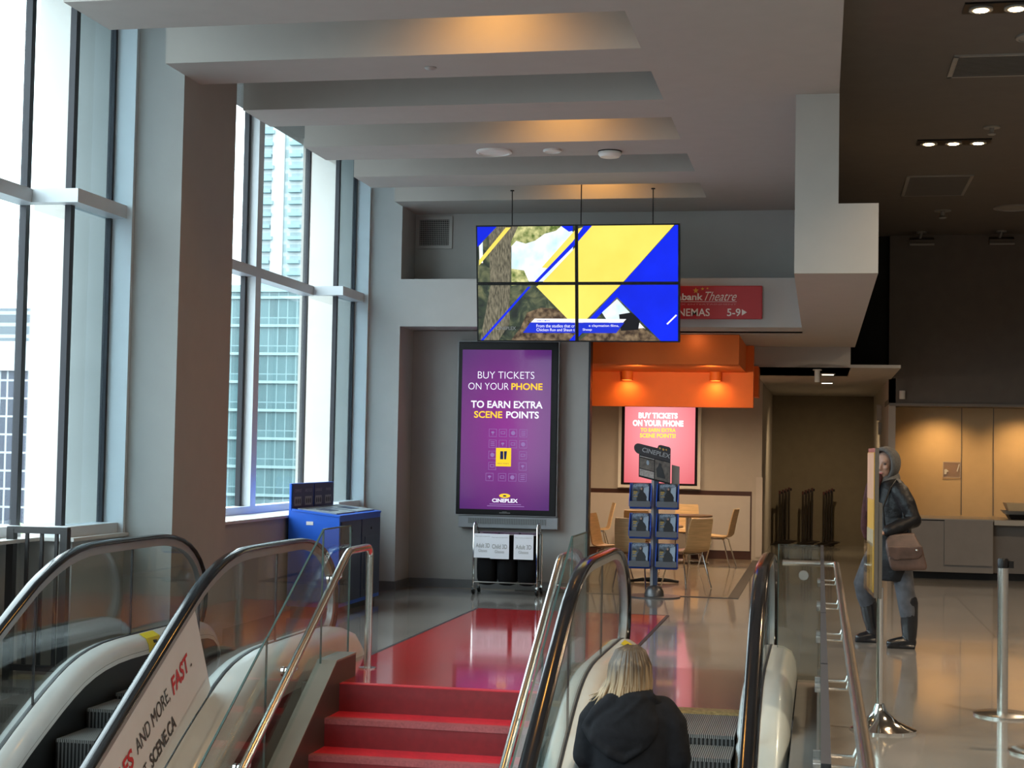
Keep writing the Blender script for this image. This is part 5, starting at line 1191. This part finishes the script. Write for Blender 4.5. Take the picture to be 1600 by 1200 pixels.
def face_parts(P, rot, par, r=1.0):
    for a in (-1, 1):
        e = obj('eye', MB().ball(P(a * 0.032, 0.074, 0.008), 0.0125 * r, 0.010 * r, 0.008 * r, 2, rot), m_eye, par, True)
    obj('mouth', MB().ball(P(0, 0.091, -0.068), 0.021 * r, 0.006 * r, 0.007 * r, 2, rot), m_lip, par, True)
def ring(c, rx, ry, ax, n=20, tilt=0, dy=0):
    ax = Vector(ax).normalized(); fy = Vector((0, 0, 1)).cross(ax)
    out = []
    for k in range(n):
        a = k * 2 * math.pi / n; v = Vector(c) + ax * rx * math.cos(a) + fy * ry * math.sin(a); v.z += tilt * math.sin(a); out.append(v)
    return out

# ---- woman on the up escalator, seen from behind -----------------
WX, WY, STAND = -0.905, 7.79, -0.85
t = thing('person', 'woman with blonde hair and black hooded coat riding the escalator, seen from behind', 'person', (WX, WY, STAND))
HT = 0.655 - STAND     # crown height above the step
k_ = HT / 1.64
def W(x, y, z): return (WX + x * k_ * 0.955, WY + y * k_ * 0.955, STAND + z * k_)
b = MB()
hc = W(-0.02, 0.02, 1.515)
P, rot = head(b, hc, (-0.18, 1, 0.02), 1.06)
b.limb([W(0, 0, 1.30), W(-0.01, 0.015, 1.44)], [0.06, 0.055])
b.loft([ring(W(0, 0, z), rx, ry, (1, 0, 0)) for z, rx, ry in ((0.80, 0.15, 0.11), (0.9, 0.165, 0.12), (1.05, 0.14, 0.105), (1.2, 0.16, 0.11), (1.32, 0.15, 0.09), (1.37, 0.07, 0.06))])
for s in (-1, 1):
    b.limb([W(s * 0.085, 0, 0.84), W(s * 0.09, 0.02, 0.46), W(s * 0.09, -0.01, 0.08)], [0.085, 0.055, 0.04])
    b.limb([W(s * 0.09, -0.02, 0.05), W(s * 0.095, 0.13, 0.03)], [0.042, 0.032])
    b.limb([W(s * 0.17, 0, 1.33), W(s * 0.235, -0.02, 1.06), W(s * 0.19, 0.16, 0.92)], [0.05, 0.042, 0.028])
    hand(b, W(s * 0.19, 0.16, 0.92), (-s * 0.3, 0.8, -0.1), (0, 0, -1), (-s, 0, 0))
body = put('body', remesh(b, 'body', 0.008, 4), m_skin, t, True)
face_parts(P, rot, body, 1.06)
b = MB()
for s in (-1, 1): b.limb([W(s * 0.085, 0, 0.84), W(s * 0.09, 0.025, 0.46), W(s * 0.09, -0.01, 0.1)], [0.10, 0.07, 0.055])
put('trousers', remesh(b, 'trousers', 0.014, 4), m_coat, t, True)
b = MB()
for s in (-1, 1): b.limb([W(s * 0.09, -0.035, 0.045), W(s * 0.095, 0.06, 0.045), W(s * 0.10, 0.15, 0.035)], [0.044, 0.046, 0.034])
put('shoes', remesh(b, 'shoes', 0.01, 3), m_black, t, True)
b = MB()
b.loft([ring(W(0, y, z), rx, ry, (1, 0, 0), 24) for z, rx, ry, y in ((0.62, 0.25, 0.19, 0), (0.8, 0.235, 0.18, 0), (1.0, 0.215, 0.165, 0), (1.15, 0.225, 0.16, 0), (1.26, 0.222, 0.15, 0), (1.335, 0.19, 0.125, 0.0), (1.385, 0.115, 0.10, 0.0), (1.40, 0.07, 0.07, 0.01))])
for s in (-1, 1):
    b.limb([W(s * 0.165, 0.0, 1.315), W(s * 0.225, -0.01, 1.24), W(s * 0.262, -0.03, 1.05), W(s * 0.232, 0.06, 0.97), W(s * 0.20, 0.14, 0.92)], [0.075, 0.078, 0.07, 0.064, 0.052])
coat = put('coat', remesh(b, 'coat', 0.013, 8), m_coat, t, True)
# hood lying on the back: wide collar that narrows into a sagging pouch, its left edge flared out
b = MB()
b.loft([ring(W(x, y, z), rx, ry, (1, 0, 0.0), 24) for x, y, z, rx, ry in ((-0.045, -0.15, 1.065, 0.03, 0.016), (-0.04, -0.16, 1.09, 0.085, 0.03), (-0.035, -0.155, 1.135, 0.135, 0.045), (-0.03, -0.14, 1.20, 0.165, 0.06), (-0.02, -0.11, 1.275, 0.165, 0.07), (-0.01, -0.07, 1.345, 0.135, 0.085), (0.0, -0.035, 1.40, 0.105, 0.095), (0.005, -0.015, 1.425, 0.098, 0.092))])
def fold(pts, r): b.limb([W(*p) for p in pts], r)
fold([(-0.10, -0.09, 1.36), (-0.19, -0.095, 1.285), (-0.265, -0.075, 1.215)], [0.05, 0.045, 0.02])
fold([(-0.262, -0.075, 1.213), (-0.20, -0.14, 1.165), (-0.10, -0.185, 1.10), (-0.03, -0.19, 1.065)], [0.022, 0.032, 0.03, 0.02])
fold([(-0.03, -0.19, 1.065), (0.06, -0.18, 1.12), (0.12, -0.13, 1.22), (0.16, -0.07, 1.32)], [0.018, 0.02, 0.02, 0.018])
fold([(0.10, -0.08, 1.39), (0.165, -0.04, 1.345), (0.15, -0.08, 1.28)], [0.03, 0.02, 0.016])
fold([(0.06, -0.12, 1.385), (0.0, -0.16, 1.32), (-0.08, -0.175, 1.25), (-0.17, -0.14, 1.21)], [0.022, 0.02, 0.018, 0.01])
fold([(0.09, -0.11, 1.36), (0.06, -0.16, 1.27), (-0.02, -0.185, 1.19), (-0.12, -0.17, 1.15)], [0.02, 0.018, 0.018, 0.01])
put('hood', remesh(b, 'hood', 0.009, 4), m_coat, t, True)
# hair: cap plus hanging locks
b = MB()
Hc = Vector(hc)
b.ball(Hc + Vector((0, -0.012, 0.028)), 0.093 * k_ * 1.05, 0.108 * k_ * 1.05, 0.102 * k_ * 1.05, 3)
b.loft([ring(Hc + Vector((x, y, z)), rx, ry, (1, 0, 0), 22) for x, y, z, rx, ry in ((0, -0.012, 0.04, 0.094, 0.105), (0.0, -0.016, -0.01, 0.102, 0.106), (-0.008, -0.02, -0.07, 0.105, 0.10), (-0.02, -0.024, -0.12, 0.102, 0.088), (-0.03, -0.03, -0.155, 0.085, 0.07))])
rnd = random.Random(5)
def locks(n, seed, r0, r1, tip, mat_):
    rnd = random.Random(seed); q = MB()
    for k in range(n):
        a = R(rnd.uniform(-208, 28)); rr = rnd.uniform(r0, r1); px, py = math.cos(a), math.sin(a); st = rnd.uniform(0.55, 1.3)
        ln = rnd.uniform(0.13, 0.225) * (1.0 if py < 0.3 else 0.9); fl = -0.11 * max(0, -px - 0.3) * rnd.uniform(0.3, 1.1); w1, w2 = rnd.uniform(-0.012, 0.012), rnd.uniform(-0.02, 0.02)
        pts = [Hc + Vector(p) for p in ((px * 0.022 + 0.008, py * 0.03 - 0.008, 0.129), (px * 0.070 * rr, py * 0.080 * rr - 0.012, 0.098), (px * 0.098 * rr, py * 0.106 * rr - 0.014, 0.03), (px * 0.104 * rr - 0.003 + w1 * 0.4, py * 0.106 * rr - 0.016, -0.045), (px * 0.105 * rr - 0.012 + fl * 0.3 + w1, py * 0.099 * rr - 0.02 + w2 * 0.4, -0.105), (px * 0.094 * rr - 0.022 + fl + w2, py * 0.085 * rr - 0.028 + w2, -ln))]
        q.tube(pts, [0.003 * st, 0.0065 * st, 0.0085 * st, 0.0085 * st, 0.007 * st, tip], 5)
    return obj('locks', q, mat_, hair, True)
hair = put('hair', remesh(b, 'hair', 0.009, 4), m_hair, t, True)
locks(480, 3, 0.94, 1.03, 0.0015, m_hair)
q = MB()
for pts in ([(-0.055, -0.07, -0.10), (-0.10, -0.07, -0.165), (-0.17, -0.07, -0.20), (-0.235, -0.055, -0.225)], [(-0.03, -0.08, -0.08), (-0.085, -0.085, -0.16), (-0.13, -0.08, -0.21), (-0.19, -0.07, -0.235)], [(-0.07, -0.06, -0.09), (-0.105, -0.07, -0.15), (-0.15, -0.08, -0.19), (-0.20, -0.075, -0.21)], [(0.02, -0.10, -0.06), (0.0, -0.125, -0.14), (-0.02, -0.14, -0.185), (-0.012, -0.15, -0.225)], [(0.03, -0.10, -0.06), (0.012, -0.13, -0.15), (-0.008, -0.145, -0.19), (0.01, -0.15, -0.215)]):
    q.tube([Hc + Vector(p) for p in pts], [0.010, 0.013, 0.009, 0.002], 8)
obj('locks', q, m_blond, hair, True)

# ---- woman walking behind the sign stand -------------------------
VX, VY = 0.575, 14.0
t = thing('person', 'woman in grey hood, black jacket and black boots walking behind the sign stand', 'person', (VX, VY, 0))
def V(x, y, z): return (VX + x, VY + y, z)
f_ = Vector((-0.87, -0.5, 0)); l_ = Vector((0.5, -0.87, 0))
b = MB()
hc = V(-0.015, -0.02, 1.575)
P, rot = head(b, hc, (-0.48, -0.87, -0.05), 1.06)
b.limb([V(0.02, 0, 1.36), V(-0.02, -0.005, 1.50)], [0.062, 0.056])
b.loft([ring(V(x, 0, z), rx, ry, l_) for x, z, rx, ry in ((0.03, 0.84, 0.15, 0.12), (0.03, 0.95, 0.17, 0.125), (0.03, 1.1, 0.145, 0.11), (0.03, 1.26, 0.165, 0.115), (0.025, 1.38, 0.15, 0.09), (0.01, 1.43, 0.07, 0.06))])
b.limb([V(0.08, -0.08, 0.90), V(0.15, -0.13, 0.48), V(0.185, -0.15, 0.1)], [0.088, 0.05, 0.034])
b.limb([V(0.185, -0.15, 0.06), V(0.04, -0.18, 0.035)], [0.042, 0.033])
b.limb([V(-0.02, 0.08, 0.90), V(-0.18, 0.13, 0.50), V(-0.10, 0.2, 0.11)], [0.088, 0.05, 0.032])
b.limb([V(-0.09, 0.2, 0.07), V(-0.215, 0.17, 0.035)], [0.042, 0.033])
AL = [V(0.115, -0.165, 1.36), V(0.215, -0.215, 1.10), V(-0.03, -0.29, 0.995)]
AR = [V(-0.07, 0.165, 1.36), V(-0.02, 0.22, 1.08), V(-0.10, -0.06, 1.0)]
b.limb(AL, [0.05, 0.042, 0.028]); b.limb(AR, [0.05, 0.042, 0.028])
hand(b, AL[2], (-0.9, -0.25, -0.1), (0, 0.3, -1), (0, -1, 0.2)); hand(b, AR[2], (-0.1, -0.98, -0.1), (0, 0, -1), (0, -1, 0))
body = put('body', remesh(b, 'body', 0.008, 4), m_skin, t, True)
face_parts(P, rot, body, 1.06)
b = MB()
b.limb([V(0.08, -0.08, 0.90), V(0.125, -0.11, 0.68), V(0.155, -0.135, 0.48), V(0.178, -0.147, 0.36), V(0.188, -0.15, 0.27)], [0.105, 0.092, 0.082, 0.085, 0.075])
b.limb([V(-0.02, 0.08, 0.90), V(-0.13, 0.1, 0.68), V(-0.195, 0.12, 0.52), V(-0.17, 0.15, 0.42), V(-0.14, 0.18, 0.31)], [0.105, 0.092, 0.084, 0.084, 0.072])
put('jeans', remesh(b, 'jeans', 0.012, 4), m_jeans, t, True)
for nm, pts in (('boot', [(0.185, -0.15, 0.40), (0.19, -0.15, 0.2), (0.192, -0.15, 0.09)]), ('boot', [(-0.165, 0.155, 0.44), (-0.125, 0.19, 0.22), (-0.095, 0.2, 0.1)])):
    b = MB(); b.limb([V(*p) for p in pts], [0.078, 0.072, 0.06])
    if pts[0][0] > 0: b.limb([V(0.205, -0.15, 0.05), V(0.11, -0.165, 0.052), V(0.03, -0.185, 0.04)], [0.05, 0.048, 0.038]); b.box(*[c for p in ((VX + 0.0, VX + 0.24), (VY - 0.21, VY - 0.12), (0.0, 0.028)) for c in p], bev=0.008)
    else: b.limb([V(-0.085, 0.2, 0.06), V(-0.16, 0.185, 0.052), V(-0.225, 0.17, 0.04)], [0.05, 0.047, 0.037]); b.box(*[c for p in ((VX - 0.26, VX - 0.05), (VY + 0.14, VY + 0.23), (0.0, 0.028)) for c in p], bev=0.008)
    put(nm, remesh(b, nm, 0.009, 4), m_boot, t, True)
b = MB()
b.loft([ring(V(x, y, z), rx, ry, l_, 24) for x, y, z, rx, ry in ((0.04, -0.01, 0.57, 0.21, 0.16), (0.03, -0.01, 0.75, 0.232, 0.175), (0.03, 0, 0.95, 0.22, 0.17), (0.03, 0, 1.1, 0.205, 0.155), (0.035, 0, 1.25, 0.215, 0.155), (0.03, 0, 1.36, 0.20, 0.135), (0.015, 0, 1.43, 0.13, 0.11), (0.005, 0, 1.465, 0.085, 0.085))])
b.limb([V(0.10, -0.15, 1.345), V(0.16, -0.185, 1.24), V(0.215, -0.215, 1.10), V(0.10, -0.26, 1.045), V(0.0, -0.285, 1.005)], [0.08, 0.077, 0.072, 0.064, 0.056])
b.limb([V(-0.06, 0.15, 1.345), V(-0.10, 0.2, 1.2), V(-0.03, 0.22, 1.08), V(-0.085, 0.0, 1.01)], [0.08, 0.075, 0.07, 0.056])
put('jacket', remesh(b, 'jacket', 0.012, 5), m_leather, t, True)
# hood: shell round the head, open at the face
b = MB()
hC = Vector(hc); fd = Vector((-0.48, -0.87, -0.05)).normalized(); sd = fd.cross(Vector((0, 0, 1))).normalized(); ud = sd.cross(fd)
rr_ = []
for d, sc, dz in ((0.058, 0.97, 0.0), (0.064, 1.03, 0.0), (0.03, 1.06, 0.004), (-0.02, 1.07, 0.006), (-0.07, 0.98, 0.004), (-0.11, 0.72, -0.005), (-0.13, 0.35, -0.015)):
    rr_.append([hC + fd * (d + 0.012 * (1 if math.sin(a) > 0 else -1) * abs(math.sin(a)) * (1 if d > 0 else 0)) + sd * 0.098 * sc * math.cos(a) + ud * ((0.118 if math.sin(a) > 0 else 0.135) * sc * math.sin(a) + 0.012 + dz) for a in [k * 2 * math.pi / 28 for k in range(28)]])
b.loft(rr_, caps=False); b.bm.faces.new([v for v in b.bm.verts][-28:])
b2 = MB(); b2.loft([ring(V(-0.005 + dx, dy, z), rx, ry, l_, 24) for dx, dy, z, rx, ry in ((0.01, 0, 1.405, 0.125, 0.11), (0.005, 0.0, 1.44, 0.115, 0.105), (0.0, 0.01, 1.48, 0.098, 0.095))])
b2.limb([V(0.03, 0.06, 1.50), V(0.035, 0.03, 1.45)], [0.07, 0.085])
hm = b.mesh('hood'); ho_ = put('hood', hm, m_hood, t, True)
md = ho_.modifiers.new('thickness', 'SOLIDIFY'); md.thickness = 0.014; md.offset = 1
put('hood_collar', remesh(b2, 'hood_collar', 0.011, 4), m_hood, ho_, True)
b = MB()
b.limb([V(-0.10, -0.04, 1.46), V(-0.14, -0.02, 1.36), V(-0.165, 0.02, 1.20), V(-0.175, 0.04, 1.02), V(-0.17, 0.05, 0.94)], [0.05, 0.05, 0.05, 0.05, 0.03])
b.limb([V(-0.08, -0.09, 1.46), V(-0.13, -0.085, 1.33), V(-0.15, -0.09, 1.18)], [0.045, 0.045, 0.035])
put('scarf', remesh(b, 'scarf', 0.012, 5), m_scarf, t, True)
bag = thing('shoulder_bag', 'brown leather shoulder bag hanging at the hip of the hooded woman', 'bag', V(0.16, -0.30, 0.67))
b = MB()
b.loft([[V(x0, -0.30 + d0, z), V(x1, -0.28 + d0, z + 0.012), V(x1, -0.28 + d1, z + 0.012), V(x0, -0.30 + d1, z)] for x0, x1, z, d0, d1 in ((0.045, 0.315, 0.672, -0.05, 0.05), (0.02, 0.325, 0.70, -0.065, 0.06), (-0.02, 0.285, 0.86, -0.055, 0.05), (-0.02, 0.24, 0.93, -0.035, 0.03), (0.02, 0.22, 0.985, -0.018, 0.018))])
put('pouch', remesh(b, 'pouch', 0.01, 5), m_bag, bag, True)
b = MB(); b.loft([[V(x0, -0.372, z), V(x1, -0.352, z + 0.012), V(x1, -0.340, z + 0.012), V(x0, -0.358, z)] for x0, x1, z in ((0.05, 0.24, 0.765), (0.0, 0.285, 0.80), (-0.015, 0.285, 0.88))])
put('flap', remesh(b, 'flap', 0.008, 3), m_bag, bag, True)
q = MB(); q.tube([V(0.20, -0.29, 0.96), V(0.14, -0.25, 1.06), V(0.12, -0.19, 1.22), V(0.10, -0.13, 1.41), V(0.07, -0.10, 1.445), V(0.02, -0.17, 1.37), V(-0.045, -0.225, 1.2), V(-0.02, -0.29, 0.97)], 0.010, 8)
obj('strap', q, m_leather, bag, True)
obj('buckle', MB().ball(V(0.235, -0.36, 0.855), 0.012, sub=2), m_chrome, bag, True)
